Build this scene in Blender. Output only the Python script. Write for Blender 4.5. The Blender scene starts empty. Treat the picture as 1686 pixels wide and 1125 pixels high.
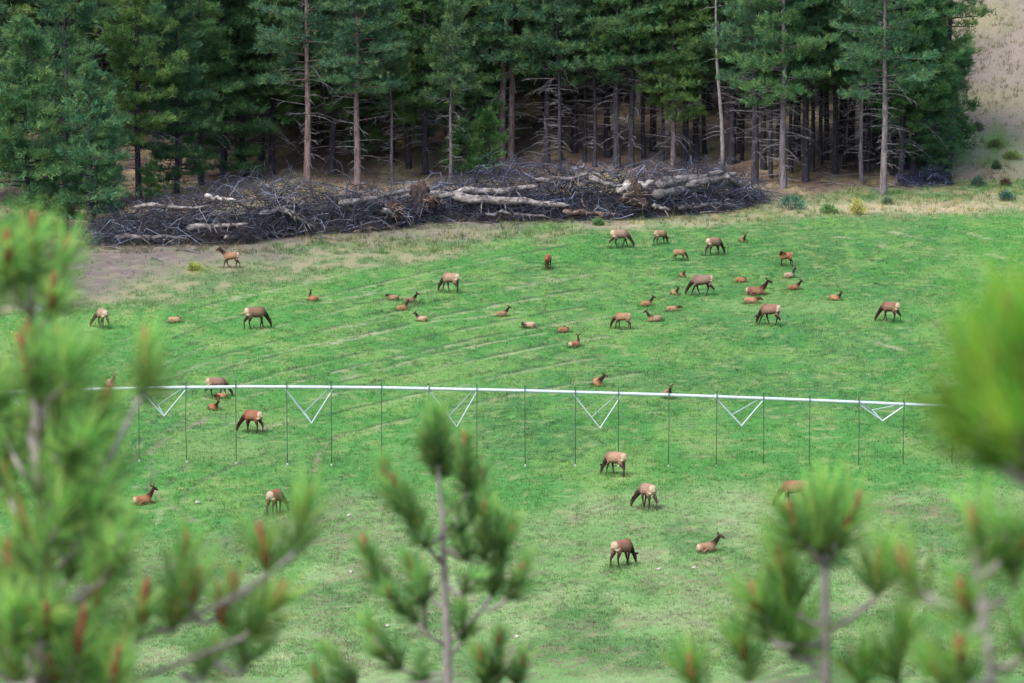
import bpy, bmesh, math, random
import numpy as np
from mathutils import Vector, Matrix

# ------------------------------------------------------------------ camera / world / sun / exposure
scene = bpy.context.scene
COL = scene.collection
W0, H0, FPX = 1686.0, 1125.0, 9367.0
PITCH = math.atan(1423.0 / FPX)
CAMZ = 52.4
cam_d = bpy.data.cameras.new('camera'); cam = bpy.data.objects.new('camera', cam_d); COL.objects.link(cam)
cam.location = (0, 0, CAMZ); cam.rotation_euler = (math.pi / 2 - PITCH, 0, 0)
cam_d.sensor_width = 36.0; cam_d.lens = 36.0 * FPX / W0
cam_d.clip_start = 0.5; cam_d.clip_end = 9000
cam_d.dof.use_dof = True; cam_d.dof.focus_distance = 325.0; cam_d.dof.aperture_fstop = 8.5
scene.camera = cam

SUN_EL, SUN_AZ = math.radians(52), math.radians(215)      # azimuth clockwise from +Y
world = bpy.data.worlds.new('World'); scene.world = world; world.use_nodes = True
wn = world.node_tree.nodes; wl = world.node_tree.links
sky = wn.new('ShaderNodeTexSky'); sky.sky_type = 'NISHITA'; sky.sun_disc = False
sky.sun_elevation = SUN_EL; sky.sun_rotation = SUN_AZ
sky.air_density = 1.0; sky.dust_density = 3.0; sky.ozone_density = 1.0
wn['Background'].inputs['Strength'].default_value = 0.15
wl.new(sky.outputs[0], wn['Background'].inputs['Color'])
sun_d = bpy.data.lights.new('sun', 'SUN'); sun = bpy.data.objects.new('sun', sun_d); COL.objects.link(sun)
sun_d.energy = 1.5; sun_d.angle = math.radians(22); sun_d.color = (1.0, 0.975, 0.94)
sd = Vector((math.sin(SUN_AZ) * math.cos(SUN_EL), math.cos(SUN_AZ) * math.cos(SUN_EL), math.sin(SUN_EL)))
sun.rotation_euler = sd.to_track_quat('Z', 'Y').to_euler(); sun.location = (0, 0, 120)
scene.view_settings.view_transform = 'Standard'; scene.view_settings.look = 'None'
scene.view_settings.exposure = 1.12; scene.view_settings.gamma = 1.0
scene.view_settings.use_curve_mapping = False
scene.cycles.use_denoising = True
scene.cycles.max_bounces = 6; scene.cycles.diffuse_bounces = 3; scene.cycles.transmission_bounces = 4

rng = np.random.default_rng(11); random.seed(11)

# ------------------------------------------------------------------ geometry of the view (authoring helpers)
CP, SP = math.cos(PITCH), math.sin(PITCH)
def ray(px, py):
    u, v = (px - W0 / 2) / FPX, (py - H0 / 2) / FPX
    return np.array([u, CP - v * SP, -SP - v * CP])
def at_depth(px, py, Z):
    return Vector(np.array([0, 0, CAMZ]) + ray(px, py) * Z)
def at_y(px, py, Y):
    r = ray(px, py); return Vector(np.array([0, 0, CAMZ]) + r * (Y / r[1]))
def project(X, Y, Z):
    dz = Z - CAMZ
    zc = np.maximum(Y * CP - dz * SP, 1.0); yc = Y * SP + dz * CP
    return W0 / 2 + FPX * X / zc, H0 / 2 - FPX * yc / zc
def sstep(x, a, b):
    t = np.clip((x - a) / (b - a), 0, 1); return t * t * (3 - 2 * t)

def hbase(X, Y):
    X = np.asarray(X, float); Y = np.asarray(Y, float)
    near = np.interp(Y, [-80, 0, 8, 14, 20, 30, 110, 195, 232, 250], [58, 50.6, 48.6, 47.0, 45.5, 43.0, 22.5, 2.6, 0.25, 0])
    r = np.maximum(0, Y - 426)
    far = 0.10 * r * sstep(r, -2, 14) + 0.14 * np.maximum(0, Y - 560)
    hill = 0.24 * np.maximum(0, Y - 436) * sstep(Y, 430, 452) * sstep(X, 27, 44)
    return np.minimum(near + far + hill, 230.0)

def G(px, py):
    """the spot on the ground seen at a pixel of the photograph"""
    r = ray(px, py); o = np.array([0, 0, CAMZ])
    ts = np.arange(150, 1200, 0.5); P = o[None] + ts[:, None] * r[None]
    below = P[:, 2] < hbase(P[:, 0], P[:, 1])
    i = int(np.argmax(below)); a, b = ts[i - 1], ts[i]
    for _ in range(25):
        m = (a + b) / 2; p = o + r * m
        if p[2] < hbase(p[0], p[1]): b = m
        else: a = m
    return Vector(o + r * b)

# ------------------------------------------------------------------ noise
def _hash(ix, iy, seed):
    n = (ix.astype(np.int64) * 374761393 + iy.astype(np.int64) * 668265263 + seed * 1274126177) & 0xFFFFFFFF
    n = ((n ^ (n >> 13)) * 1274126177) & 0xFFFFFFFF
    return ((n ^ (n >> 16)) & 0xFFFF) / 65535.0
def vnoise(x, y, seed=0):
    ix = np.floor(x); iy = np.floor(y); fx = x - ix; fy = y - iy
    fx = fx * fx * (3 - 2 * fx); fy = fy * fy * (3 - 2 * fy)
    a = _hash(ix, iy, seed); b = _hash(ix + 1, iy, seed); c = _hash(ix, iy + 1, seed); d = _hash(ix + 1, iy + 1, seed)
    return (a + (b - a) * fx) * (1 - fy) + (c + (d - c) * fx) * fy
def fbm(x, y, seed=0, oct=4):
    s = 0; a = 0.5; t = 0
    for k in range(oct):
        s = s + a * vnoise(x * 2 ** k + 17.3 * k, y * 2 ** k - 9.1 * k, seed + k); t += a; a *= 0.5
    return s / t

# ------------------------------------------------------------------ object helpers
def tag(o, label=None, cat=None, group=None, kind=None):
    if label: o['label'] = label
    if cat: o['category'] = cat
    if group: o['group'] = group
    if kind: o['kind'] = kind
    return o
def link(name, me, parent=None, mat=None):
    o = bpy.data.objects.new(name, me); COL.objects.link(o)
    if parent: o.parent = parent
    if mat is not None and me is not None and not me.materials: me.materials.append(mat)
    return o
def empty(name, loc, rz=0, scale=1.0):
    o = bpy.data.objects.new(name, None); COL.objects.link(o); o.location = loc
    o.rotation_euler = (0, 0, rz); o.scale = (scale,) * 3; o.empty_display_size = 0.3
    return o
def mesh_np(name, V, F, smooth=False):
    """V (n,3), F (m,k) all faces with k corners"""
    V = np.asarray(V, np.float32); F = np.asarray(F, np.int32); k = F.shape[1]
    me = bpy.data.meshes.new(name)
    me.vertices.add(len(V)); me.vertices.foreach_set('co', V.ravel())
    me.loops.add(F.size); me.loops.foreach_set('vertex_index', F.ravel())
    me.polygons.add(len(F)); me.polygons.foreach_set('loop_start', np.arange(0, F.size, k, dtype=np.int32))
    me.polygons.foreach_set('loop_total', np.full(len(F), k, np.int32))
    if smooth: me.polygons.foreach_set('use_smooth', np.ones(len(F), bool))
    me.update(); me.validate(); return me
def color_attr(me, C, name='Col'):
    a = me.color_attributes.new(name, 'FLOAT_COLOR', 'POINT')
    C = np.asarray(C, np.float32)
    if C.shape[1] == 3: C = np.hstack([C, np.ones((len(C), 1), np.float32)])
    a.data.foreach_set('color', C.ravel())

class MB:
    def __init__(s): s.v = []; s.f = []; s.c = []
    def tube(s, pts, rads, n=6, cap=True, col=None, wob=0.0, ref=None):
        pts = [Vector(p) for p in pts]; base = len(s.v); L = len(pts)
        for i, p in enumerate(pts):
            t = (pts[min(i + 1, L - 1)] - pts[max(i - 1, 0)])
            t = t.normalized() if t.length > 1e-9 else Vector((0, 0, 1))
            rf = Vector(ref) if ref else (Vector((0, 0, 1)) if abs(t.z) < 0.9 else Vector((1, 0, 0)))
            a = t.cross(rf); a = a.normalized() if a.length > 1e-6 else t.orthogonal().normalized()
            b = t.cross(a)
            r = rads[i] if not isinstance(rads[i], tuple) else None
            for k in range(n):
                q = 2 * math.pi * k / n; w = 1 + (random.uniform(-wob, wob) if wob else 0)
                if r is None: s.v.append(p + a * (math.cos(q) * rads[i][0] * w) + b * (math.sin(q) * rads[i][1] * w))
                else: s.v.append(p + (a * math.cos(q) + b * math.sin(q)) * (r * w))
                s.c.append(col or (1, 1, 1))
        for i in range(L - 1):
            for k in range(n):
                k2 = (k + 1) % n
                s.f.append((base + i * n + k, base + i * n + k2, base + (i + 1) * n + k2, base + (i + 1) * n + k))
        if cap:
            s.f.append(tuple(base + k for k in range(n))[::-1])
            s.f.append(tuple(base + (L - 1) * n + k for k in range(n)))
        return s
    def box(s, c, h):
        b = len(s.v); c = Vector(c)
        for x in (-1, 1):
            for y in (-1, 1):
                for z in (-1, 1): s.v.append(c + Vector((x * h[0], y * h[1], z * h[2]))); s.c.append((1, 1, 1))
        s.f += [tuple(b + i for i in q) for q in ((0, 1, 3, 2), (4, 6, 7, 5), (0, 4, 5, 1), (2, 3, 7, 6), (0, 2, 6, 4), (1, 5, 7, 3))]
        return s
    def mesh(s, name, smooth=True, colors=False):
        me = bpy.data.meshes.new(name); me.from_pydata([tuple(v) for v in s.v], [], s.f)
        if smooth: me.polygons.foreach_set('use_smooth', np.ones(len(me.polygons), bool))
        if colors: color_attr(me, np.array(s.c))
        me.update(); return me
    def build(s, name, mat, parent=None, smooth=True, colors=False):
        return link(name, s.mesh(name, smooth, colors), parent, mat)

# ------------------------------------------------------------------ materials
def new_mat(name):
    m = bpy.data.materials.new(name); m.use_nodes = True
    return m, m.node_tree.nodes, m.node_tree.links, m.node_tree.nodes['Principled BSDF']
def add_noise(nt, ln, scale, detail=4, coord='Object', stretch=None, rough=0.55):
    tc = nt.new('ShaderNodeTexCoord'); src = tc.outputs[coord]
    if stretch:
        mp = nt.new('ShaderNodeMapping'); mp.inputs['Scale'].default_value = stretch; ln.new(src, mp.inputs[0]); src = mp.outputs[0]
    n = nt.new('ShaderNodeTexNoise'); n.inputs['Scale'].default_value = scale; n.inputs['Detail'].default_value = detail
    n.inputs['Roughness'].default_value = rough; ln.new(src, n.inputs['Vector']); return n
def mul_by(nt, ln, col_out, fac_out, lo, hi):
    mr = nt.new('ShaderNodeMapRange'); mr.inputs[1].default_value = 0.3; mr.inputs[2].default_value = 0.7
    mr.inputs[3].default_value = lo; mr.inputs[4].default_value = hi; ln.new(fac_out, mr.inputs[0])
    vm = nt.new('ShaderNodeVectorMath'); vm.operation = 'SCALE'; ln.new(col_out, vm.inputs[0]); ln.new(mr.outputs[0], vm.inputs['Scale'])
    return vm.outputs[0]
def bump(nt, ln, bsdf, h, strength, dist):
    b = nt.new('ShaderNodeBump'); b.inputs['Strength'].default_value = strength; b.inputs['Distance'].default_value = dist
    ln.new(h, b.inputs['Height']); ln.new(b.outputs[0], bsdf.inputs['Normal'])
def mat_attr(name, rough=0.8, nscale=None, lo=0.8, hi=1.2, transl=0.0, objcol=False, bmp=0, stretch=None, spec=0.3):
    """colour = 'Col' attribute (x object colour) x noise"""
    m, nt, ln, bs = new_mat(name)
    at = nt.new('ShaderNodeAttribute'); at.attribute_name = 'Col'; c = at.outputs['Color']
    if objcol:
        oi = nt.new('ShaderNodeObjectInfo'); vm = nt.new('ShaderNodeVectorMath'); vm.operation = 'MULTIPLY'
        ln.new(c, vm.inputs[0]); ln.new(oi.outputs['Color'], vm.inputs[1]); c = vm.outputs[0]
    if nscale:
        n = add_noise(nt, ln, nscale, stretch=stretch); c = mul_by(nt, ln, c, n.outputs['Fac'], lo, hi)
        if bmp: bump(nt, ln, bs, n.outputs['Fac'], 0.8, bmp)
    ln.new(c, bs.inputs['Base Color']); bs.inputs['Roughness'].default_value = rough
    bs.inputs['Specular IOR Level'].default_value = spec
    if transl:
        tr = nt.new('ShaderNodeBsdfTranslucent'); ln.new(c, tr.inputs[0]); mx = nt.new('ShaderNodeMixShader')
        mx.inputs[0].default_value = transl; ln.new(bs.outputs[0], mx.inputs[1]); ln.new(tr.outputs[0], mx.inputs[2])
        ln.new(mx.outputs[0], nt['Material Output'].inputs['Surface'])
    return m
def mat_wood(name, dark, light, scale, stretch, bmp=0.02, rough=0.9, objcol=False):
    m, nt, ln, bs = new_mat(name)
    n = add_noise(nt, ln, scale, 6, stretch=stretch, rough=0.7)
    cr = nt.new('ShaderNodeValToRGB'); cr.color_ramp.elements[0].position = 0.35; cr.color_ramp.elements[1].position = 0.66
    cr.color_ramp.elements[0].color = (*dark, 1); cr.color_ramp.elements[1].color = (*light, 1)
    ln.new(n.outputs['Fac'], cr.inputs[0]); c = cr.outputs[0]
    if objcol:
        oi = nt.new('ShaderNodeObjectInfo'); vm = nt.new('ShaderNodeVectorMath'); vm.operation = 'MULTIPLY'
        ln.new(c, vm.inputs[0]); ln.new(oi.outputs['Color'], vm.inputs[1]); c = vm.outputs[0]
    ln.new(c, bs.inputs['Base Color']); bs.inputs['Roughness'].default_value = rough
    bs.inputs['Specular IOR Level'].default_value = 0.2
    bump(nt, ln, bs, n.outputs['Fac'], 0.9, bmp); return m

M = {}
M['ground'] = mat_attr('ground_soil_and_turf', 0.95, 9.0, 0.72, 1.28, bmp=0.04, spec=0.1)
M['grass'] = mat_attr('grass_blades', 0.7, transl=0.25, spec=0.2)
M['needles'] = mat_attr('pine_needles', 0.6, transl=0.3, objcol=True, spec=0.25)
M['sapling_needles'] = mat_attr('sapling_needles', 0.65, transl=0.6, spec=0.08)
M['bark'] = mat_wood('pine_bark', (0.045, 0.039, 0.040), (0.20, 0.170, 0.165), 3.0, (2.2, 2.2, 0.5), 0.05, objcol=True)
M['limb'] = mat_wood('dead_limb_bark', (0.085, 0.083, 0.092), (0.27, 0.26, 0.27), 4.0, (1, 1, 1), 0.01)
M['log'] = mat_wood('weathered_log', (0.03, 0.027, 0.030), (0.40, 0.37, 0.36), 2.0, (1, 1, 1.8), 0.10, objcol=True)
M['twig'] = mat_attr('slash_twigs', 0.9, spec=0.15)
M['soil'] = mat_wood('torn_soil', (0.016, 0.013, 0.014), (0.085, 0.058, 0.052), 2.5, (1, 1, 1), 0.15)
M['sapling_bark'] = mat_wood('sapling_bark', (0.15, 0.13, 0.12), (0.33, 0.29, 0.28), 14.0, (1, 1, 1), 0.004)
M['candle'] = mat_wood('pine_candle', (0.20, 0.065, 0.035), (0.33, 0.12, 0.065), 30.0, (1, 1, 1), 0.003, rough=0.7)
M['leaf'] = mat_attr('shrub_leaves', 0.7, transl=0.2, spec=0.2)
M['stone'] = mat_wood('pale_stone', (0.28, 0.25, 0.21), (0.5, 0.46, 0.4), 6.0, (1, 1, 1), 0.02)
def mat_plain(name, col, rough, metal=0.0, nscale=6, lo=0.85, hi=1.1):
    m, nt, ln, bs = new_mat(name); rgb = nt.new('ShaderNodeRGB'); rgb.outputs[0].default_value = (*col, 1)
    n = add_noise(nt, ln, nscale); ln.new(mul_by(nt, ln, rgb.outputs[0], n.outputs['Fac'], lo, hi), bs.inputs['Base Color'])
    bs.inputs['Roughness'].default_value = rough; bs.inputs['Metallic'].default_value = metal; return m
M['steel'] = mat_plain('galvanised_steel', (0.46, 0.54, 0.56), 0.45, 0.3)
M['hose'] = mat_plain('black_hose', (0.03, 0.06, 0.045), 0.6)
M['nozzle'] = mat_plain('white_nozzle', (0.42, 0.45, 0.42), 0.5)
M['rubber'] = mat_plain('tyre_rubber', (0.03, 0.03, 0.03), 0.8)
M['antler'] = mat_plain('velvet_antler', (0.09, 0.06, 0.04), 0.8, nscale=20)

def elk_material():
    m, nt, ln, bs = new_mat('elk_coat')
    oi = nt.new('ShaderNodeObjectInfo'); at = nt.new('ShaderNodeAttribute'); at.attribute_name = 'Mask'
    sep = nt.new('ShaderNodeSeparateColor'); ln.new(at.outputs['Color'], sep.inputs[0])
    n = add_noise(nt, ln, 7, 5); body = mul_by(nt, ln, oi.outputs['Color'], n.outputs['Fac'], 0.82, 1.18)
    dk = nt.new('ShaderNodeVectorMath'); dk.operation = 'MULTIPLY'; dk.inputs[1].default_value = (0.085, 0.085, 0.11); ln.new(body, dk.inputs[0])
    m1 = nt.new('ShaderNodeMix'); m1.data_type = 'RGBA'; ln.new(sep.outputs[0], m1.inputs[0]); ln.new(body, m1.inputs[6]); ln.new(dk.outputs[0], m1.inputs[7])
    m2 = nt.new('ShaderNodeMix'); m2.data_type = 'RGBA'; ln.new(sep.outputs[1], m2.inputs[0]); ln.new(m1.outputs[2], m2.inputs[6]); m2.inputs[7].default_value = (0.42, 0.33, 0.23, 1)
    m3 = nt.new('ShaderNodeMix'); m3.data_type = 'RGBA'; ln.new(sep.outputs[2], m3.inputs[0]); ln.new(m2.outputs[2], m3.inputs[6]); m3.inputs[7].default_value = (0.34, 0.26, 0.18, 1)
    ln.new(m3.outputs[2], bs.inputs['Base Color']); bs.inputs['Roughness'].default_value = 0.85
    bs.inputs['Specular IOR Level'].default_value = 0.15
    n2 = add_noise(nt, ln, 40, 3); bump(nt, ln, bs, n2.outputs['Fac'], 0.5, 0.02)
    return m
M['elk'] = elk_material()

# ------------------------------------------------------------------ ground colours (albedo), authored over the photograph's ground plan
def seg_dist(px, py, pl):
    d = np.full(px.shape, 1e9)
    for (x0, y0), (x1, y1) in zip(pl[:-1], pl[1:]):
        vx, vy = x1 - x0, y1 - y0; L = vx * vx + vy * vy
        t = np.clip(((px - x0) * vx + (py - y0) * vy) / L, 0, 1)
        d = np.minimum(d, np.hypot(px - x0 - t * vx, (py - y0 - t * vy) * 1.6))
    return d
PALE = [[(642, 604), (699, 589), (784, 570), (898, 549)], [(551, 614), (614, 597)], [(500, 573), (568, 556), (642, 545), (708, 531), (784, 524), (858, 514)],
        [(537, 542), (642, 528)], [(528, 499), (682, 474)], [(308, 536), (396, 521)], [(390, 600), (493, 573), (553, 564)], [(1468, 383), (1520, 394)],
        [(1374, 390), (1408, 393)], [(1440, 402), (1485, 411)], [(1425, 556), (1466, 572)], [(1564, 378), (1640, 398)], [(1620, 418), (1684, 434)],
        [(700, 610), (740, 600)], [(440, 705), (478, 690)], [(150, 470), (420, 440), (700, 425)], [(1505, 612), (1545, 606)], [(1440, 566), (1500, 580)],
        [(560, 626), (640, 606)], [(330, 500), (460, 478)], [(860, 470), (980, 452)]]
DARK = [[(640, 600), (700, 584), (784, 565), (900, 544)], [(417, 622), (559, 588)], [(755, 466), (800, 461)], [(560, 575), (620, 560)], [(540, 632), (700, 600)],
        [(700, 632), (800, 612), (940, 575)], [(830, 735), (930, 690)], [(660, 690), (740, 668)], [(150, 620), (330, 560)], [(600, 520), (760, 488)]]
DIRT = [[(246, 772), (250, 748), (266, 726), (300, 707), (340, 690)], [(240, 800), (265, 822), (300, 846), (335, 866)], [(520, 772), (528, 742), (562, 714)], [(415, 710), (440, 704)]]
ARC = [(228, 812), (240, 765), (266, 726), (310, 698), (400, 664), (520, 632), (640, 603), (784, 570), (900, 548), (1010, 530)]
TRACKS = [([(x - d * .55, y - d) for x, y in ARC], ph) for ph, d in enumerate((150, 122, 96, 74, 52, 26, 8, -22, -52, -84))]
FIELD_TOP = ([-400, 0, 150, 300, 440, 600, 760, 870, 1000, 1120, 1250, 1400, 1550, 1686, 2200], [530, 525, 512, 496, 470, 448, 420, 398, 384, 372, 366, 356, 357, 352, 340])
PILE_FRONT = ([-300, 160, 400, 480, 640, 700, 830, 1000, 1100, 1200, 1260, 1500, 1700, 2200], [404, 404, 405, 388, 380, 366, 367, 364, 357, 348, 332, 308, 300, 290])
LUSH_LOW = ([-400, 0, 300, 480, 560, 700, 850, 950, 1050, 1300, 1450, 1560, 1686, 2200], [880, 870, 880, 838, 805, 812, 842, 806, 796, 790, 805, 794, 800, 800])
def blob(px, py, cx, cy, rx, ry): return np.exp(-(((px - cx) / rx) ** 2 + ((py - cy) / ry) ** 2))
def mix(a, b, t): return a + (np.asarray(b) - a) * t[:, None]
def ground_colour(X, Y):
    n = len(X); px, py = project(X, Y, hbase(X, Y))
    far = Y > 60
    n1 = fbm(X / 9, Y / 22, 3); n2 = fbm(X / 2.2, Y / 5, 21); n3 = fbm(X / 0.62, Y / 0.9, 5, 3); n4 = fbm(X / 18, Y / 40, 9)
    wob = (fbm(X / 2.5, Y / 6, 31) - 0.5) * 46 + (fbm(X / .7, Y / 1.6, 33) - 0.5) * 18
    lush = np.array([0.074, 0.212, 0.050]); c = np.tile(lush, (n, 1))
    c = mix(c, [0.145, 0.262, 0.072], sstep(n2 + 0.35 * (n1 - .5), 0.46, 0.66) * 0.8)     # yellower green
    c = mix(c, [0.048, 0.140, 0.046], sstep(n1 * .5 + n3 * .5, 0.48, 0.64) * 0.75)           # deeper green
    c = mix(c, [0.26, 0.32, 0.12], sstep(n3, 0.58, 0.76) * 0.55)                           # straw flecks
    # paler, stalky stubble strip nearer the viewer
    low = sstep(py + wob * .6 - np.interp(px, *LUSH_LOW), -8, 22)
    row = np.sin((X * 0.95 + Y * 0.317) * 2 * math.pi / 0.55 + 2.5 * fbm(X / 1.5, Y / 3, 77))
    cl = np.tile(np.array([0.138, 0.250, 0.084]), (n, 1))
    cl = mix(cl, [0.190, 0.280, 0.115], sstep(n2, 0.42, 0.66))
    cl = mix(cl, [0.095, 0.190, 0.062], sstep(fbm(X / 3, Y / 7, 51), 0.5, 0.68))
    cl = mix(cl, [0.15, 0.115, 0.085], sstep(fbm(X / 1.1, Y / 2.0, 61) + 0.14 * row, 0.55, 0.74) * 0.5)
    cl = mix(cl, [0.30, 0.31, 0.15], sstep(n3, 0.62, 0.8) * 0.4)
    for b in ((1485, 828, 70, 22), (560, 875, 60, 20), (905, 1085, 60, 25), (640, 945, 70, 18), (870, 800, 40, 10), (1180, 960, 60, 14), (300, 945, 60, 20)):
        cl = mix(cl, [0.155, 0.135, 0.085], np.clip(blob(px, py, *b) * 1.6 * sstep(n3 + .12 * row, .45, .66), 0, .7))
    c = c * (1 - low[:, None]) + cl * low[:, None]
    band = blob(px, py, 1300, 505, 190, 14) + blob(px, py, 420, 745, 70, 22) + blob(px, py, 700, 745, 120, 20) * .5 + blob(px, py, 330, 740, 60, 20)
    c = mix(c, [0.15, 0.25, 0.085], np.clip(band * 0.8 * (0.3 + n3), 0, .7))
    for pl in PALE:
        m = sstep(-seg_dist(px, py, pl) + (n3 - .5) * 9, -4.2, 0.5); c = mix(c, [0.31, 0.31, 0.19], m * 0.55)
    for pl in DARK:
        m = sstep(-seg_dist(px, py, pl) + (n3 - .5) * 7, -3.2, 0.5); c = mix(c, [0.045, 0.085, 0.035], m * 0.7)
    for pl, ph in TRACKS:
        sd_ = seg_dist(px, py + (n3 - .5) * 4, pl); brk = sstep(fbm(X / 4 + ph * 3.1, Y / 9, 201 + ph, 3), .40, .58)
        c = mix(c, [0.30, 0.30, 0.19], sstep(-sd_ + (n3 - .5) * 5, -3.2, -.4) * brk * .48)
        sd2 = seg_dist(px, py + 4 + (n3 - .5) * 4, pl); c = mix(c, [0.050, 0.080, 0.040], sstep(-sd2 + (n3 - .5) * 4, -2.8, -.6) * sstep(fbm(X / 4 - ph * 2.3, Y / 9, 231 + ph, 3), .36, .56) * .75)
    for pl in DIRT:
        m = sstep(-seg_dist(px, py, pl) + (n3 - .5) * 12, -6, 1); c = mix(c, [0.20, 0.165, 0.12], m * 0.85)
    # dry margin above the irrigated edge
    dry = sstep(np.interp(px, *FIELD_TOP) - py + wob * .8, -10, 12)
    cd = np.tile(np.array([0.150, 0.20, 0.088]), (n, 1))
    cd = mix(cd, [0.10, 0.19, 0.07], sstep(n2, 0.46, 0.66) * .8)
    cd = mix(cd, [0.27, 0.235, 0.14], sstep(fbm(X / .9, Y / 1.6, 71), 0.48, 0.66) * .7)
    cd = mix(cd, [0.40, 0.33, 0.22], np.clip(blob(px, py, 1080, 372, 160, 9) + 1.5 * blob(px, py, 1540, 345, 210, 10) + .7 * blob(px, py, 760, 385, 60, 8), 0, 1) * .8)
    cd = mix(cd, [0.36, 0.36, 0.10], np.clip(blob(px, py, 318, 445, 22, 7) * n3, 0, .5))
    cd = mix(cd, [0.10, 0.26, 0.06], np.clip(blob(px, py, 870, 375, 60, 8) * 1.1, 0, .8))
    bare = sstep(fbm(X / 2, Y / 5, 41) * 40 + np.interp(px, [-300, 130, 240, 420, 560, 700, 900, 1250], [505, 495, 455, 415, 395, 380, 366, 330]) - py - 14, -26, 22) * sstep(1300 - px, -60, 60)
    cd = mix(cd, [0.145, 0.122, 0.106], bare * (.55 + .45 * sstep(fbm(X / .9, Y / 1.8, 43), .3, .55))); cd = mix(cd, [0.24, 0.195, 0.165], bare * sstep(n3, .55, .75) * .6)
    c = c * (1 - dry[:, None]) + cd * dry[:, None]
    # forest floor and the slope at the right
    fl = sstep(np.interp(px, *PILE_FRONT) - py + wob * .4, -4, 14)
    cf = np.tile(np.array([0.150, 0.108, 0.088]), (n, 1))
    cf = mix(cf, [0.30, 0.245, 0.145], sstep(fbm(X / 4, Y / 6, 81), 0.45, 0.65) * .8)
    cf = mix(cf, [0.07, 0.05, 0.045], sstep(n2, 0.5, 0.7) * .6)
    right = sstep(px + wob, 1500, 1585)
    cr = np.tile(np.array([0.232, 0.198, 0.170]), (n, 1))
    cr = mix(cr, [0.17, 0.16, 0.115], sstep(n2 * .6 + n3 * .4, 0.5, 0.62) * .75)
    cr = mix(cr, [0.30, 0.28, 0.16], np.clip(blob(px, py, 1600, 30, 60, 30) + blob(px, py, 1620, 165, 90, 22), 0, 1) * .7)
    g = np.clip(blob(px, py, 1650, 250, 95, 36) * 1.5 + blob(px, py, 1600, 315, 120, 20), 0, 1)
    cr = mix(cr, [0.13, 0.21, 0.065], g * (0.45 + .55 * sstep(n2, .4, .6)))
    cr = mix(cr, [0.20, 0.145, 0.12], np.clip(blob(px, py, 1620, 292, 50, 12), 0, 1) * .8)
    cf = cf * (1 - right[:, None]) + cr * right[:, None]
    c = c * (1 - fl[:, None]) + cf * fl[:, None]
    nearc = mix(np.tile(np.array([0.16, 0.17, 0.08]), (n, 1)), [0.2, 0.16, 0.11], sstep(n2, .45, .6))
    nz = sstep(Y, 225, 245); c = nearc * (1 - nz[:, None]) + c * nz[:, None]
    return np.clip(c, 0.008, 0.8), px, py, dry, fl, low

def build_ground():
    xs = np.concatenate([[-3000, -1200, -500, -250, -150, -110, -90, -75, -65, -58, -54], np.arange(-51, 51.01, 0.34), [54, 58, 65, 75, 90, 110, 150, 250, 500, 1200, 3000]])
    ys = np.concatenate([[-300, -120, -60, -30, -10, 0, 4], np.arange(8, 40, 2), np.arange(40, 242, 6), np.arange(242, 432, 0.42), np.arange(432, 500, 1.0), [505, 515, 530, 560, 600, 700, 900, 1300, 2200, 4500]])
    Xg, Yg = np.meshgrid(xs, ys); X = Xg.ravel(); Y = Yg.ravel()
    C, px, py, dry, fl, low = ground_colour(X, Y)
    rel = (fbm(X / 1.1, Y / 1.1, 91) - .5) * 0.10 + (fbm(X / 12, Y / 12, 93) - .5) * 0.25 * sstep(Y, 240, 260)
    rut = np.zeros(len(X))
    for pl in DARK + DIRT: rut = np.maximum(rut, sstep(-seg_dist(px, py, pl), -6, 0))
    rel = rel - 0.08 * rut + fl * (fbm(X / 2.5, Y / 2.5, 95) - .5) * 0.35
    Z = hbase(X, Y) + rel
    nx = len(xs); ny = len(ys); i = np.arange(ny - 1)[:, None] * nx + np.arange(nx - 1)[None]; i = i.ravel()
    F = np.stack([i, i + 1, i + nx + 1, i + nx], 1)
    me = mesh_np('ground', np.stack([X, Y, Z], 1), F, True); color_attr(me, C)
    tag(link('ground', me, None, M['ground']), 'green irrigated field with dry margin, forest floor and bare slope', kind='structure')
build_ground()

def ground_z(x, y):
    return hbase(x, y) + (fbm(np.atleast_1d(x) / 1.1, np.atleast_1d(y) / 1.1, 91) - .5) * 0.10 + (fbm(np.atleast_1d(x) / 12, np.atleast_1d(y) / 12, 93) - .5) * 0.25
def on_ground(px, py):
    p = G(px, py); p.z = float(ground_z(p.x, p.y)[0]); return p

# ------------------------------------------------------------------ grass
def blades(name, X, Y, C, hgt, K, spread, wid, lean, label):
    n = len(X); N = n * K
    Z = ground_z(X, Y)
    bx = np.repeat(X, K) + rng.normal(0, spread, N); by = np.repeat(Y, K) + rng.normal(0, spread, N); bz = np.repeat(Z, K) - 0.01
    a = rng.uniform(0, 2 * math.pi, N); h = np.repeat(hgt, K) * rng.uniform(0.5, 1.25, N)
    w = wid * rng.uniform(.6, 1.3, N)
    wx, wy = np.cos(a) * w, np.sin(a) * w
    lx, ly = rng.normal(0, lean, N) * h, rng.normal(0, lean, N) * h
    V = np.empty((N, 3, 3), np.float32)
    V[:, 0] = np.stack([bx - wx, by - wy, bz], 1); V[:, 1] = np.stack([bx + wx, by + wy, bz], 1); V[:, 2] = np.stack([bx + lx, by + ly, bz + h], 1)
    me = mesh_np(name, V.reshape(-1, 3), np.arange(N * 3).reshape(-1, 3))
    cc = np.repeat(C * rng.uniform(.55, 1.5, (n, 1)), K, 0) * rng.uniform(.75, 1.25, (N, 1)); cc = np.repeat(cc, 3, 0)
    color_attr(me, np.clip(cc, 0.005, .8))
    tag(link(name, me, None, M['grass']), label, 'grass', kind='stuff')

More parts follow.
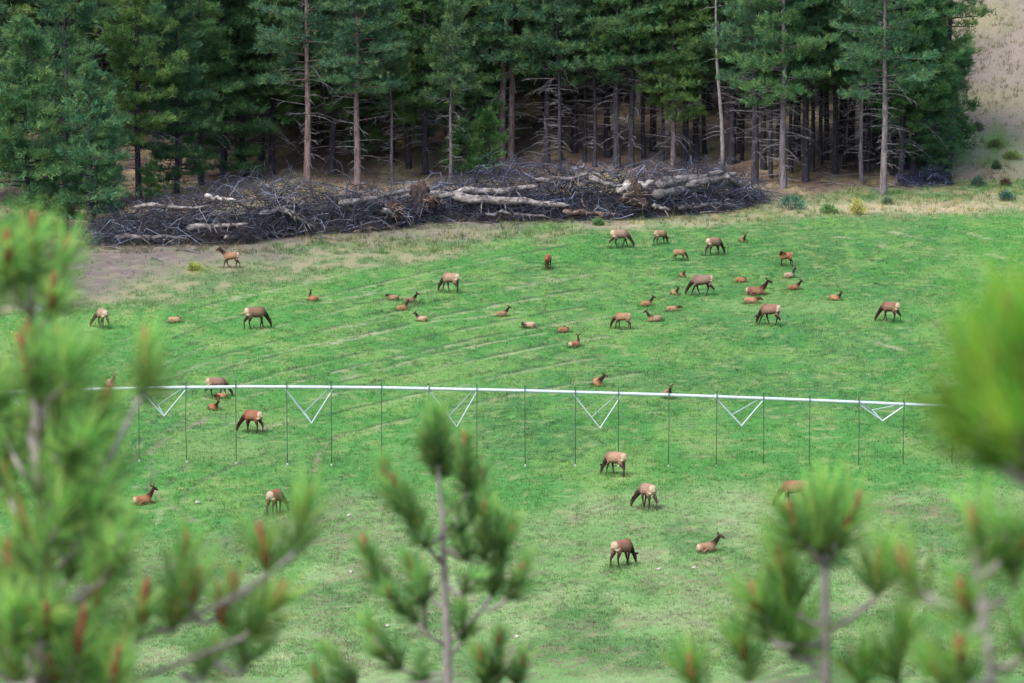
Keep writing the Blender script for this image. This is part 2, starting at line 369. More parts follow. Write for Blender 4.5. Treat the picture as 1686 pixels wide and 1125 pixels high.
def build_grass():
    n = 225000
    Y = 246 + (432 - 246) * rng.uniform(0, 1, n) ** 1.12; X = rng.uniform(-1, 1, n) * (Y * 0.094 + 2)
    C, px, py, dry, fl, low = ground_colour(X, Y)
    green = C[:, 1] / (C[:, 0] + 1e-4)
    patch = fbm(X / 1.3, Y / 2.2, 131)
    rowd = np.sin((X * 0.95 + Y * 0.317) * 2 * math.pi / 0.55 + 2.5 * fbm(X / 1.5, Y / 3, 77))
    dens = np.clip((green - 0.95) * 1.6, 0.05, 1) * (1 + .55 * low * rowd) * (0.55 + 0.9 * sstep(patch, .35, .65)) * (1 - .9 * fl)
    keep = rng.uniform(0, 1, n) < dens
    X, Y, C, dry = X[keep], Y[keep], C[keep], dry[keep]; patch = patch[keep]
    h = (0.06 + 0.13 * patch) * rng.uniform(.7, 1.3, len(X)) * (1 + .6 * dry)
    C = C * (1.0 + 0.35 * (patch[:, None] - .5))
    blades('field_grass', X, Y, C, h, 6, 0.085, 0.013, 0.35, 'short green grass covering the irrigated field')
    # dry tufts: margin and right-hand slope
    n = 34000; Y = rng.uniform(385, 476, n); X = rng.uniform(-1, 1, n) * (Y * 0.094 + 2)
    C, px, py, dry, fl, low = ground_colour(X, Y)
    m = (dry > .5) & ((fl < .4) | (px > 1530) | (rng.uniform(0, 1, n) < .55)); m &= rng.uniform(0, 1, n) < .25 + 1.1 * sstep(fbm(X / 2, Y / 2, 141), .45, .6)
    X, Y, C = X[m], Y[m], C[m]
    C = C * np.where(rng.uniform(0, 1, (len(X), 1)) < .45, [1.3, 1.2, .9], [.50, .72, .45])
    blades('dry_tufts', X, Y, C, rng.uniform(.15, .5, len(X)), 9, 0.11, 0.014, 0.4, 'dry grass tufts along the field edge and bare slope')
build_grass()

# ------------------------------------------------------------------ trees of the forest
def clump_mesh(name, P, D, K, length, width, base, var, seed, hue=0.35):
    """needle sprays: P (n,3) places, D (n,3) pointing, K blades each"""
    r = np.random.default_rng(seed); n = len(P); N = n * K
    d = np.repeat(D, K, 0) + r.normal(0, .62, (N, 3)); d /= np.linalg.norm(d, axis=1, keepdims=True) + 1e-9
    b = np.repeat(P, K, 0) + r.normal(0, .09, (N, 3))
    L = length * r.uniform(.6, 1.25, (N, 1)); s = np.cross(d, r.normal(0, 1, (N, 3))); s /= np.linalg.norm(s, axis=1, keepdims=True) + 1e-9
    s *= width * r.uniform(.7, 1.3, (N, 1))
    V = np.stack([b - s, b + s, b + d * L], 1).reshape(-1, 3)
    me = mesh_np(name, V, np.arange(N * 3).reshape(-1, 3))
    cell = 0.5 + 0.5 * np.sin(P[:, :1] * 1.9 + 2.1 * np.sin(P[:, 1:2] * 1.7) + 1.5 * np.sin(P[:, 2:3] * 1.3)); tone = r.uniform(1 - var, 1 + var, (n, 1)) * (.8 + .4 * cell); yel = np.clip(cell * hue * 2.2 * r.uniform(0, 1, (n, 1)), 0, 1)  # cell patches paint lit and dark clumps into the foliage colour
    C = np.asarray(base)[None] * 1.12 * tone; C = C * (1 - yel) + np.array([[0.16, 0.205, 0.06]]) * tone * yel
    C = np.repeat(np.repeat(C, K, 0) * r.uniform(.8, 1.2, (N, 1)), 3, 0); color_attr(me, C); return me

def make_tree(seed, H, cb, rmax, top=1.0, nb=70, clumps=26, trunk_r=0.3, dead=30, base=(0.030, 0.082, 0.042), lean=0.0, sparse=1.0, droop=0.0, split=False):
    """cb: crown base (fraction of H). returns meshes dict"""
    r = random.Random(seed); nr = np.random.default_rng(seed)
    ax = [Vector((lean * (k / 8) ** 1.4 * H + .05 * math.sin(k * 1.3 + seed), .06 * math.cos(k * 1.7 + seed), H * k / 8)) for k in range(9)]
    def axis(z): 
        t = max(0, min(7.999, z / H * 8)); i = int(t); return ax[i].lerp(ax[i + 1], t - i)
    tr = MB(); tr.tube([ax[0] + Vector((0, 0, -.35))] + ax, [trunk_r * 1.25] + [trunk_r * (1.12 if k == 0 else (1 - .93 * (k / 8) ** 1.15)) for k in range(9)], 9, wob=.06)
    lm = MB(); P = []; D = []
    for b in range(nb):
        u = (b + r.random()) / nb; z = H * (cb + (0.985 - cb) * u)
        prof = (1 - u) ** 0.62 * min(1, .62 + u * 2.2) * rmax * top + .35
        L = prof * r.uniform(.45, 1.28); az = r.uniform(0, 2 * math.pi) ; up = .10 + .5 * u - droop * (1 - u) + r.uniform(-.12, .12)
        p0 = axis(z); dirh = Vector((math.cos(az), math.sin(az), 0)); side = Vector((-dirh.y, dirh.x, 0))
        pts = []
        for k in range(5):
            t = k / 4; pts.append(p0 + dirh * (L * t) + Vector((0, 0, L * (up * t - .22 * t * t + .16 * t ** 4))) + side * (L * .12 * math.sin(t * 2.5 + seed + b)))
        lm.tube(pts, [.012 + .012 * L * (1 - .85 * k / 4) * 1.3 for k in range(5)], 4)
        nc = max(3, int(clumps * sparse * (.35 + L / rmax) * r.uniform(.55, 1.2)))
        for c in range(nc):
            t = 1 - .66 * r.random() ** 1.6; q = t * 4; i = min(3, int(q)); p = pts[i].lerp(pts[i + 1], q - i)
            sw = L * .30 * (1.15 - .55 * t)
            off = side * r.gauss(0, sw * 1.1) + Vector((0, 0, abs(r.gauss(0, .24)) + r.gauss(0, .06))) + dirh * r.gauss(0, .12)
            P.append(p + off); dd = dirh * .75 + Vector((0, 0, .55 + .4 * r.random())) + side * (.5 if off.dot(side) > 0 else -.5); D.append(dd.normalized())
    for k in range(28): P.append(axis(H * .98) + Vector((r.gauss(0, .18), r.gauss(0, .18), r.uniform(-.7, .35)))); D.append(Vector((0, 0, 1)))
    dl = MB()
    for b in range(dead):
        z = H * r.uniform(.07, cb + .06); az = r.uniform(0, 2 * math.pi); L = r.uniform(.25, 1.15) * (.8 + 2.6 * (z / H)/max(cb, .15) * min(1, rmax / 3.2)) 
        p0 = axis(z); dh = Vector((math.cos(az), math.sin(az), 0)); sd_ = Vector((-dh.y, dh.x, 0)); cv = r.uniform(-.5, .5); dr = r.uniform(-.1, .7)
        pts = [p0 + dh * (L * t) + sd_ * (cv * L * t * t) + Vector((0, 0, L * (.15 * t - dr * t * t))) for t in (0, .25, .5, .75, 1)]
        dl.tube(pts, [.034, .028, .022, .015, .006], 3)
        for q in range(r.randint(2, 5)):
            t = r.uniform(.35, .95); i = min(3, int(t * 4)); a = pts[i].lerp(pts[i + 1], t * 4 - i); e = a + (dh * r.uniform(.2, .6) + sd_ * r.uniform(-.7, .7) + Vector((0, 0, r.uniform(-.5, .25)))) * (L * .38)
            dl.tube([a, a.lerp(e, .55) + Vector((0, 0, .04)), e], [.013, .010, .004], 3, cap=False)
    out = {'trunk': tr.mesh('trunk'), 'limbs': lm.mesh('limbs')}
    out['crown'] = clump_mesh('crown', np.array([tuple(p) for p in P]), np.array([tuple(d) for d in D]), 16, .36, .025, base, .42, seed)
    if dead: out['dead'] = dl.mesh('dead_branches')
    out['trunk'].materials.append(M['bark']); out['limbs'].materials.append(M['bark']); out['crown'].materials.append(M['needles'])
    if dead: out['dead'].materials.append(M['limb'])
    return out

T = {
    'tall_a': make_tree(1, 22, .30, 3.5, nb=80, clumps=46, trunk_r=.27, dead=42, base=(.066, .150, .072)),
    'tall_b': make_tree(2, 24, .36, 3.9, nb=78, clumps=48, trunk_r=.31, dead=46, base=(.058, .134, .080)),
    'tall_c': make_tree(3, 21, .19, 3.2, nb=90, clumps=44, trunk_r=.24, dead=44, base=(.078, .160, .066)),
    'slim':   make_tree(4, 18, .42, 2.3, nb=56, clumps=24, trunk_r=.17, dead=38, base=(.068, .142, .072), lean=-.03),
    'dense_a': make_tree(5, 15, .03, 3.4, nb=96, clumps=46, trunk_r=.22, dead=0, base=(.062, .152, .074), droop=.1),
    'dense_b': make_tree(6, 20, .05, 3.7, nb=100, clumps=48, trunk_r=.27, dead=0, base=(.056, .132, .068), droop=.12),
    'open':   make_tree(7, 21, .33, 4.3, nb=30, clumps=40, trunk_r=.24, dead=10, base=(.080, .165, .075)),
    'small':  make_tree(8, 5.0, .08, 1.3, nb=46, clumps=12, trunk_r=.07, dead=0, base=(.075, .18, .07)),
}
def make_snag(seed, H, r0):
    r = random.Random(seed); tr = MB()
    pts = [Vector((-.045 * z + .10 * math.sin(z * .5), .04 * z, z)) for z in np.linspace(-.3, H, 9)]
    tr.tube(pts, [r0 * (1 - .8 * k / 8) for k in range(9)], 8, wob=.05)
    dl = MB()
    for b in range(34):
        k = r.uniform(1.5, 7.9); p = pts[int(k)].lerp(pts[int(k) + 1], k - int(k)); az = r.uniform(0, 6.28); L = r.uniform(.4, 1.7)
        d = Vector((math.cos(az), math.sin(az), r.uniform(-.2, .5))); dl.tube([p, p + d * L * .5, p + d * L + Vector((0, 0, -.15 * L))], [.03, .02, .006], 3)
    a, b = tr.mesh('trunk'), dl.mesh('dead_branches'); a.materials.append(M['limb']); b.materials.append(M['limb']); return {'trunk': a, 'dead': b}
T['snag'] = make_snag(9, 17, .19)

def plant_tree(kind, loc, rz, s, label, group=None, bark=(1, 1, 1), leaf=(1, 1, 1), name='pine_tree', sz=1.0):
    e = empty(name, loc, rz); e.scale = (s, s, s * sz); tag(e, label, 'tree', group)
    t = T[kind]
    o = link('trunk', t['trunk'], e); o.color = (*bark, 1)
    if 'limbs' in t:
        o = tag(link('limbs', t['limbs'], e), kind='stuff'); o.color = (*[x * .8 for x in bark], 1)
        o = tag(link('crown', t['crown'], e), kind='stuff'); o.color = (*leaf, 1)
    if 'dead' in t: tag(link('dead_branches', t['dead'], e), kind='stuff')
    return e
RED = (1.25, 1.08, 1.08); GREY = (1.05, 1.08, 1.2); DK = (.34, .37, .48)  # DK darkens and blues the bark, painting forest shade into it
FRONT = [  # px, py of the trunk foot, kind, rotation, scale, bark, leaf, label
    (45, 388, 'dense_a', .3, 1.0, DK, (1.1, 1.15, 1.0), 'bushy green pine with boughs to the ground at the far left edge'),
    (150, 392, 'dense_a', 2.1, .80, DK, (1.0, 1.12, 1.12), 'bushy pine hiding the left end of the brush pile'),
    (110, 345, 'dense_b', 4.0, 1.05, DK, (.95, 1.05, .95), 'tall full pine rising behind the bushy left edge pines'),
    (228, 326, 'tall_c', 1.0, .98, DK, (1.15, 1.2, .9), 'pine with yellow-green boughs reaching right above the left brush'),
    (-20, 330, 'dense_b', .9, 1.0, DK, (.95, 1.0, .95), 'dense pine cut off by the left picture edge'),
    (330, 305, 'tall_c', 2.0, .95, DK, (.8, .95, .9), 'dark pine with low dim boughs above the white log'),
    (400, 292, 'tall_a', 5.0, .95, DK, (.9, 1.0, .95), 'pine left of the leaning reddish trunk'),
    (507, 308, 'tall_b', 3.1, .92, RED, (.95, 1.05, 1.05), 'reddish bare trunk leaning left behind the left brush'),
    (588, 312, 'tall_b', 1.7, .82, RED, (.9, 1.0, .95), 'straight slender reddish trunk with few short dead limbs'),
    (646, 302, 'slim', .6, .75, GREY, (1.05, 1.1, .95), 'thin grey pine with small green tufts on its stem'),
    (741, 305, 'slim', 3.9, .80, GREY, (.95, 1.0, 1.0), 'thin leaning grey pine draped with dead twigs'),
    (700, 286, 'tall_c', .2, .95, DK, (.85, 1.0, .9), 'dark pine between the thin grey pine and twin trunks'),
    (827, 268, 'tall_b', 4.4, .95, RED, (.9, 1.05, 1.1), 'left trunk of the reddish twin pines with drooping limbs'),
    (842, 266, 'tall_a', 2.6, 1.08, RED, (1.0, 1.1, 1.1), 'right trunk of the reddish twin pines with pale limbs'),
    (900, 272, 'tall_a', 1.2, .98, DK, (.85, .95, .95), 'black trunk right of the twin reddish pines'),
    (980, 276, 'slim', 5.2, .95, DK, (.95, 1.05, .9), 'thin dark trunk standing in the tan clearing'),
    (1015, 278, 'tall_b', .4, .88, DK, (1.05, 1.15, .9), 'left one of the dark trunk pair behind the right pile'),
    (1040, 276, 'tall_a', 3.6, .95, DK, (.95, 1.05, .95), 'right one of the dark trunk pair behind the right pile'),
    (1108, 274, 'tall_c', 2.9, .92, GREY, (1.1, 1.15, .95), 'grey trunk with a low green bough beside the pale snag'),
    (1128, 268, 'tall_a', 1.9, .95, DK, (1.0, 1.05, .9), 'dark trunk just left of the pale dead snag'),
    (1190, 287, 'snag', .0, 1.0, GREY, (1, 1, 1), 'pale grey dead snag leaning left over the right logs'),
    (1243, 302, 'tall_b', 2.2, .90, DK, (.95, 1.05, 1.0), 'thick dark trunk at the right end of the log pile'),
    (1270, 290, 'slim', .1, 1.0, DK, (.95, 1.05, 1.0), 'slim dark trunk behind the right end of the pile'),
    (1289, 312, 'tall_a', 4.9, .98, GREY, (1.0, 1.1, .95), 'grey barked pine with pale crooked limbs by the blue-green shrub'),
    (1326, 297, 'tall_b', 5.9, .88, DK, (.95, 1.08, .95), 'black trunk standing alone in the open right floor'),
    (1375, 287, 'tall_a', .9, .95, DK, (1.0, 1.1, .9), 'black trunk in mid clearing right of the lone trunk'),
    (1350, 272, 'slim', 2.4, 1.0, DK, (.9, 1.0, .9), 'thin black trunk set back in the right clearing'),
    (1418, 300, 'slim', 1.1, .98, GREY, (.9, 1.0, 1.0), 'thin grey trunk left of the pale front trunk'),
    (1455, 321, 'tall_b', 3.3, .86, (1.25, 1.27, 1.35), (.95, 1.1, 1.0), 'pale grey trunk standing foremost at the right'),
    (1484, 297, 'tall_c', 4.1, .95, DK, (.85, 1.05, .95), 'dark pine just right of the pale front trunk'),
    (1505, 292, 'tall_a', 2.7, .95, DK, (.9, 1.08, .95), 'dark pine above the small right brush heap'),
    (1512, 288, 'dense_b', 5.5, .80, DK, (.85, 1.05, .95), 'full dark green pine at the right end of the forest'),
    (1562, 278, 'open', .4, 1.08, DK, (1.25, 1.2, 1.0), 'open crowned pine with long boughs against the bare slope'),
    (1538, 292, 'dense_b', 2.2, .52, DK, (.9, 1.08, .95), 'rightmost full green pine beside the bare slope'),
    (1525, 280, 'tall_c', .6, .95, DK, (.88, 1.05, .95), 'dark boughed pine behind the rightmost full pine'),
    (1568, 262, 'small', 1.2, 1.3, DK, (.9, 1.0, .9), 'young green pine at the foot of the open crowned pine'),
    (292, 318, 'dense_b', 1.3, .78, DK, (.75, .88, .85), 'dim full pine behind the thin grey pole of the left brush'),
    (368, 296, 'dense_b', 3.0, .90, DK, (.75, .9, .85), 'dark full pine above the white barkless log'),
    (448, 288, 'tall_c', 4.0, 1.0, DK, (.9, 1.0, .95), 'pine with boughs just left of the leaning reddish trunk'),
    (548, 286, 'tall_c', 5.1, 1.0, DK, (.85, .98, .92), 'dark pine between the two slender reddish trunks'),
    (672, 276, 'tall_c', .9, 1.0, DK, (.9, 1.0, .9), 'dark boughed pine right of the thin grey tufted pine'),
    (778, 270, 'tall_c', 2.9, .95, DK, (.85, .98, .95), 'dark pine immediately left of the twin trunks'),
    (800, 292, 'small', .5, .95, DK, (1.25, 1.3, 1.0), 'small bright green young pine left of the twin trunks'),
    (760, 290, 'small', 2.5, .8, DK, (1.0, 1.05, 1.0), 'small dull green young pine among dead twigs'),
    (250, 330, 'small', 1.5, .55, DK, (1.1, 1.2, 1.0), 'little green pine at the back of the left brush'),
]
taken = []
for px, py, kind, rz, s, bark, leaf, label in FRONT:
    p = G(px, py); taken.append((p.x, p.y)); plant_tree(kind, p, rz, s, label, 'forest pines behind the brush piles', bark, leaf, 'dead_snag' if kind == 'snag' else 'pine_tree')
TH = [(925, 262), (945, 250), (962, 268), (1000, 258), (1060, 262), (1075, 250), (1090, 266), (1145, 262), (1160, 250), (1205, 270), (1222, 262), (1256, 278), (1302, 284), (1312, 262), (1338, 282), (1360, 262), (1390, 276), (1402, 262), (1430, 284), (1440, 266), (1468, 288), (1475, 270), (1494, 280), (1515, 276), (1216, 250), (1284, 256), (1330, 250), (1385, 250), (1420, 250), (1455, 256)]
for q, (px, py) in enumerate(TH):
    p = G(px, py); taken.append((p.x, p.y))
    plant_tree(('slim', 'tall_b', 'slim', 'tall_a')[q % 4], p, q * 1.7, .85 + .05 * (q % 5), 'slim dark trunk in the close stand behind the right clearing', 'slim trunks behind the right clearing', (.28, .31, .42), (.9, 1.02, .95))  # bark tint carries the same painted-in blue forest shade
r_ = random.Random(77); cnt = 0; tries = 0
while cnt < 235 and tries < 12000:
    tries += 1
    y = 430 + 95 * r_.random() ** 1.05; x = r_.uniform(-1, 1) * (y * .092 + 4)
    if x > 29.5 + r_.uniform(-1.5, .5): continue
    px, py = project(x, y, float(hbase(x, y)))
    if 930 < px < 1480 and y < 446 and r_.random() < .82: continue          # the open floor seen between the trunks
    if any((x - a) ** 2 + (y - b) ** 2 < 2.2 ** 2 for a, b in taken): continue
    taken.append((x, y)); cnt += 1
    kind = r_.choice(['dense_b', 'tall_c', 'dense_a', 'dense_b']) if y > 452 and r_.random() < .62 else r_.choice(['tall_a', 'tall_b', 'tall_c', 'tall_a', 'tall_c', 'slim', 'dense_b'] if px < 900 else ['tall_a', 'tall_b', 'tall_a', 'tall_c', 'tall_b', 'slim'])
    k = r_.uniform(.8, 1.2); wrm = r_.uniform(-.12, .3)
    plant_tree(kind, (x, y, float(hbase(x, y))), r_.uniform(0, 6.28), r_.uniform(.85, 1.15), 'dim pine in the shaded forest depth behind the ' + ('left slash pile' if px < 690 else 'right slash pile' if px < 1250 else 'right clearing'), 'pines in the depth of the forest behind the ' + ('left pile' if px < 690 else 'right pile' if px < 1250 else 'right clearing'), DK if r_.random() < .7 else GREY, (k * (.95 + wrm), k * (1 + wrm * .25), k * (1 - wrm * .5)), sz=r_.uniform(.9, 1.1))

# ------------------------------------------------------------------ brush piles and logs
def pile_y(px): return G(px, float(np.interp(px, *PILE_FRONT))).y
def twig_heap(name, spots, n, label, seed, lmin=.8, lmax=3.0, tint=(1, 1, 1)):
    """spots: (px, top py, weight) outline of the heap"""
    r = random.Random(seed); mb = MB(); pxs = [s[0] for s in spots]; tops = [s[1] for s in spots]
    yf = np.array([pile_y(p) for p in pxs])
    for k in range(n):
        px = r.uniform(pxs[0], pxs[-1]); Y0 = float(np.interp(px, pxs, yf)); dep = abs(r.gauss(0, 1.8)) + (.75 if r.random() < .72 else -.25); Y = Y0 + dep
        X = (px - W0 / 2) / FPX * Y * 1.012
        top = float(np.interp(px, pxs, tops)); zt = at_y(px, top, Y0 + 2.8).z; zb = float(hbase(X, Y))
        zmax = max(.3, zt - zb) * min(1, .22 + max(0, dep - .1) * .42)
        z = zb + zmax * r.random() ** .75
        L = r.uniform(lmin, lmax); az = r.gauss(0, .8) + (math.pi if r.random() < .5 else 0); el = r.gauss(.05, .42)
        d = Vector((math.cos(az) * math.cos(el), math.sin(az) * math.cos(el), math.sin(el))); c = Vector((X, Y, z)); bend = Vector((r.gauss(0, .22), r.gauss(0, .2), r.gauss(.02, .26))) * L
        pts = [c + d * (L * (t - .5)) + bend * (1 - (2 * t - 1) ** 2) for t in (0, .33, .66, 1)]
        for p in pts: p.z = max(p.z, float(hbase(p.x, p.y)) + .03)
        r0 = r.uniform(.008, .026) * (2.3 if r.random() < .10 else 1); g = r.uniform(.016, .080) if r.random() < .88 else r.uniform(.12, .38)
        col = (g * .92 * tint[0], g * 1.0 * tint[1], g * 1.32 * tint[2])  # blue weighting puts the pile's navy shade into the twig colour
        mb.tube(pts, [r0, r0 * .85, r0 * .65, r0 * .3], 3, cap=False, col=col)
        for q in range(r.randint(1, 4)):
            i = r.randint(1, 2); a = pts[i]; e = a + (d * r.uniform(.2, .8) + Vector((r.gauss(0, .5), r.gauss(0, .5), r.gauss(.1, .5)))) * (L * .28)
            e.z = max(e.z, zb + .02); mb.tube([a, a.lerp(e, .5) + Vector((0, 0, .05)), e], [r0 * .55, r0 * .42, r0 * .15], 3, cap=False, col=tuple(x * r.uniform(.8, 1.3) for x in col))
    o = mb.build(name, M['twig'], None, True, True); tag(o, label, 'brush', 'slash piles at the forest edge', 'stuff'); return o
twig_heap('brush_heap', [(150, 385), (200, 352), (260, 335), (340, 316), (400, 300), (470, 292), (540, 305), (600, 315), (650, 312), (690, 322)], 3300, 'tangled grey dead branches of the left slash pile', 1)
twig_heap('brush_heap', [(660, 335), (720, 300), (770, 285), (830, 268), (900, 272), (960, 280), (1010, 276), (1060, 272), (1110, 268), (1160, 274), (1200, 284), (1250, 318)], 3700, 'tangled grey dead branches of the long right slash pile', 2, tint=(.98, .98, 1.05))
twig_heap('brush_heap', [(1480, 300), (1510, 282), (1540, 278), (1562, 296)], 420, 'small dark brush heap below the full green pine at right', 3, .6, 1.8, (.7, .72, .95))

def mound(name, spots, label, hf=.62):
    """low soil and needle core under a slash pile"""
    pxs = [s[0] for s in spots]; n = 70; m = 9; V = []; F = []
    for i in range(n):
        px = pxs[0] + (pxs[-1] - pxs[0]) * i / (n - 1); Y0 = pile_y(px); top = float(np.interp(px, pxs, [s[1] for s in spots]))
        X0 = (px - W0 / 2) / FPX * Y0 * 1.012; zb = float(hbase(X0, Y0)); ht = max(.1, (at_y(px, top, Y0 + 2.8).z - zb) * hf) * (1 if 0 < i < n - 1 else 0)
        for j in range(m):
            t = j / (m - 1); V.append((X0 + random.gauss(0, .12), Y0 + .4 + 5.2 * t + random.gauss(0, .12), zb - .15 + ht * math.sin(math.pi * t) ** .7 * random.uniform(.75, 1.1)))
    for i in range(n - 1):
        for j in range(m - 1): F.append((i * m + j, (i + 1) * m + j, (i + 1) * m + j + 1, i * m + j + 1))
    me = mesh_np(name, V, F, True); tag(link(name, me, None, M['soil']), label, 'soil', kind='stuff')
mound('soil_mound', [(160, 385), (300, 340), (470, 310), (690, 330)], 'dark soil and needles under the left slash pile')
mound('soil_mound', [(690, 325), (830, 290), (1010, 288), (1160, 288), (1245, 325)], 'dark soil and needles under the right slash pile')

PALE_L = (.98, .95, .94); MID_L = (.72, .70, .71); DK_L = (.6, .58, .62); BRN = (.8, .62, .52)
LOGS = [  # pixel ends, thickness px, depth behind the pile front, colour, label
    ((562, 337), (672, 314), 10.8, 0.70, MID_L, 'mossy grey log sloping up from the left pile to the root plate'),
    ((700, 322), (876, 309), 15.6, 0.91, PALE_L, 'long upper log lying right of the first root plate'),
    ((752, 325), (928, 338), 15.6, 0.17, PALE_L, 'long pale lower log lying right of the first root plate'),
    ((634, 346), (668, 361), 8.4, 0.07, PALE_L, 'short broken pale stump piece below the root plate'),
    ((1085, 303), (1184, 286), 17.0, 1.12, MID_L, 'uppermost of the three stacked logs at the right pile end'),
    ((1135, 304), (1207, 288), 15.6, 0.84, MID_L, 'middle log of the three stacked at the right pile end'),
    ((1080, 322), (1222, 300), 17.0, 0.59, MID_L, 'lowest and longest of the three stacked right end logs'),
    ((974, 295), (1028, 309), 9.6, 0.84, PALE_L, 'pale root-end log slanting down towards the second root plate'),
    ((1022, 310), (1070, 303), 17.0, 0.63, (1.5, 1.45, 1.4), 'barkless white log stub on the second root plate'),
    ((1198, 292), (1246, 326), 8.4, 0.56, DK_L, 'dark log sloping down at the right tip of the pile'),
    ((340, 324), (386, 330), 7.0, 1.12, (1.5, 1.45, 1.4), 'bright white barkless log on top of the left brush'),
    ((463, 343), (520, 374), 8.4, 0.10, PALE_L, 'straight pale pole leaning down the front of the left brush'),
    ((192, 390), (318, 393), 8.4, 0.10, DK_L, 'dark low log along the front of the left brush'),
    ((312, 375), (402, 368), 9.6, 0.17, MID_L, 'grey log lying level in the left brush front'),
    ((224, 340), (338, 342), 7.2, 0.98, MID_L, 'thin grey pole lying level at the back left brush'),
    ((372, 393), (486, 392), 7.2, 0.07, DK_L, 'thin dark log on the ground before the left brush'),
    ((930, 348), (1010, 352), 8.4, 0.07, BRN, 'brown log on the ground between the two root plates'),
    ((800, 352), (905, 356), 7.2, 0.07, DK_L, 'dark thin log on the ground below the long logs'),
    ((1075, 338), (1100, 346), 8.4, 0.03, PALE_L, 'short pale chunk at the foot of the right pile'),
    ((1120, 342), (1200, 334), 7.2, 0.07, DK_L, 'dark thin log at the foot of the stacked right logs'),
    ((430, 352), (500, 336), 7.2, 0.67, DK_L, 'dark slanting pole in the middle of the left brush'),
    ((880, 300), (965, 288), 8.4, 0.98, DK_L, 'dark log behind the brush between the root plates'),
    ((655, 378), (585, 386), 6.0, -0.10, BRN, 'thin brown stick on bare soil before the left root plate'),
]
for (a, b, th, dep, colr, label) in LOGS:
    ya, yb = pile_y(a[0]) + dep, pile_y(b[0]) + dep
    A, B = at_y(a[0], a[1], ya), at_y(b[0], b[1], yb); rad = th / 22.5 / 2
    for P_ in (A, B): P_.z = max(P_.z, float(hbase(P_.x, P_.y)) + rad * .8)
    c = (A + B) / 2; e = empty('fallen_log', (c.x, c.y, c.z)); tag(e, label, 'log', 'fallen logs in the slash piles')
    d = B - A; mb = MB(); pts = []
    nrm = Vector((0, 0, 1))
    for k in range(9):
        t = k / 8; pts.append(A - c + d * t + Vector((0, random.gauss(0, .05), random.gauss(0, .06))))
    pts = [pts[0] - d.normalized() * rad * .9] + pts + [pts[-1] + d.normalized() * rad * 1.2]
    mb.tube(pts, [rad * .45] + [rad * (1.02 - .5 * k / 8) * random.uniform(.86, 1.14) for k in range(9)] + [rad * .12], 10, wob=.18)
    o = mb.build('stem', M['log'], e); o.color = (*colr, 1)
    for q in range(random.randint(7, 13) if d.length > 3 else 2):
        t = random.uniform(.15, .95); p = A - c + d * t; az = random.uniform(-2.6, .4)
        dd = Vector((random.uniform(-.5, .5), -abs(math.cos(az)) * .8, random.uniform(-.7, .8))).normalized(); L = random.uniform(.3, 1.5)
        o = MB().tube([p, p + dd * L * .5, p + dd * L + Vector((random.gauss(0, .1), 0, -.05))], [.05, .04, .015], 5).build('branch_stub', M['log'], e); o.color = (*colr, 1)
def root_plate(px, py, R, dep, label, face):
    Y = pile_y(px) + dep; c = at_y(px, py, Y); e = empty('root_plate', c); tag(e, label, 'root plate', 'upturned root plates')
    bm = bmesh.new(); bmesh.ops.create_icosphere(bm, subdivisions=4, radius=1)
    for v in bm.verts:
        n = v.co.normalized(); a = np.array([n.x * 2.2 + 5]); b = np.array([n.y * 2.2 + n.z * 2.9 + 3])
        k = 1 + 1.2 * (float(fbm(a, b, 7 + int(px))[0]) - .5) + .35 * (float(fbm(a * 3, b * 3, 9)[0]) - .5)
        v.co = Vector((n.x * R * .8 * k * (1.25 if n.z < 0 else .8), n.y * R * .5 * k, n.z * R * (.95 if n.z > 0 else .8) * k))
    me = bpy.data.meshes.new('soil'); bm.to_mesh(me); bm.free(); me.polygons.foreach_set('use_smooth', np.ones(len(me.polygons), bool)); link('soil', me, e, M['soil'])
    for k in range(26):
        az = random.uniform(0, 6.28); d = Vector((math.cos(az), -random.uniform(.0, 1.6), math.sin(az) * .8)).normalized(); L = R * random.uniform(.15, .75)
        p = d * (R * .6); q = p + d * L * .5 + Vector((random.gauss(0, .2), random.gauss(0, .1), random.gauss(0, .2))); w = q + d * L * .4 + Vector((random.gauss(0, .35), 0, random.gauss(-.15, .3)))
        o = MB().tube([d * (R * .3), p, q, w], [.07, .06, .035, .01], 5).build('root', M['log'], e); o.color = (*(BRN if k % 4 else MID_L), 1)
root_plate(690, 330, 1.25, .4, 'upturned brown root plate left of the long pale logs', 0)
root_plate(648, 345, .75, .3, 'smaller torn root mass with pale roots left of the root plate', 0)
root_plate(1044, 326, 1.15, .3, 'upturned brown root plate under the white log stub', 0)

def floor_debris():
    r = random.Random(5); mb = MB()
    for k in range(1500):
        px = r.uniform(150, 1600); y = r.uniform(398, 450); x = (px - W0 / 2) / FPX * y * 1.012; q = project(x, y, float(hbase(x, y)))
        lim = float(np.interp(q[0], *PILE_FRONT))
        if q[1] > lim + (28 if q[0] < 560 else 6) or (q[0] > 1570): continue
        z = float(hbase(x, y)) + .05; az = r.uniform(0, 6.28); L = r.uniform(.3, 2.2); d = Vector((math.cos(az), math.sin(az) * .7, r.gauss(0, .12))); c = Vector((x, y, z)); g = r.uniform(.05, .4) ** 1.3
        mb.tube([c - d * L / 2, c + Vector((0, 0, .07 * L)), c + d * L / 2 + Vector((0, 0, r.uniform(0, .3)))], [.03, .025, .008], 3, cap=False, col=(g * .98, g * .93, g * .92))
    tag(mb.build('forest_debris', M['twig'], None, True, True), 'fallen sticks littering the forest floor and bare soil', 'debris', kind='stuff')
floor_debris()
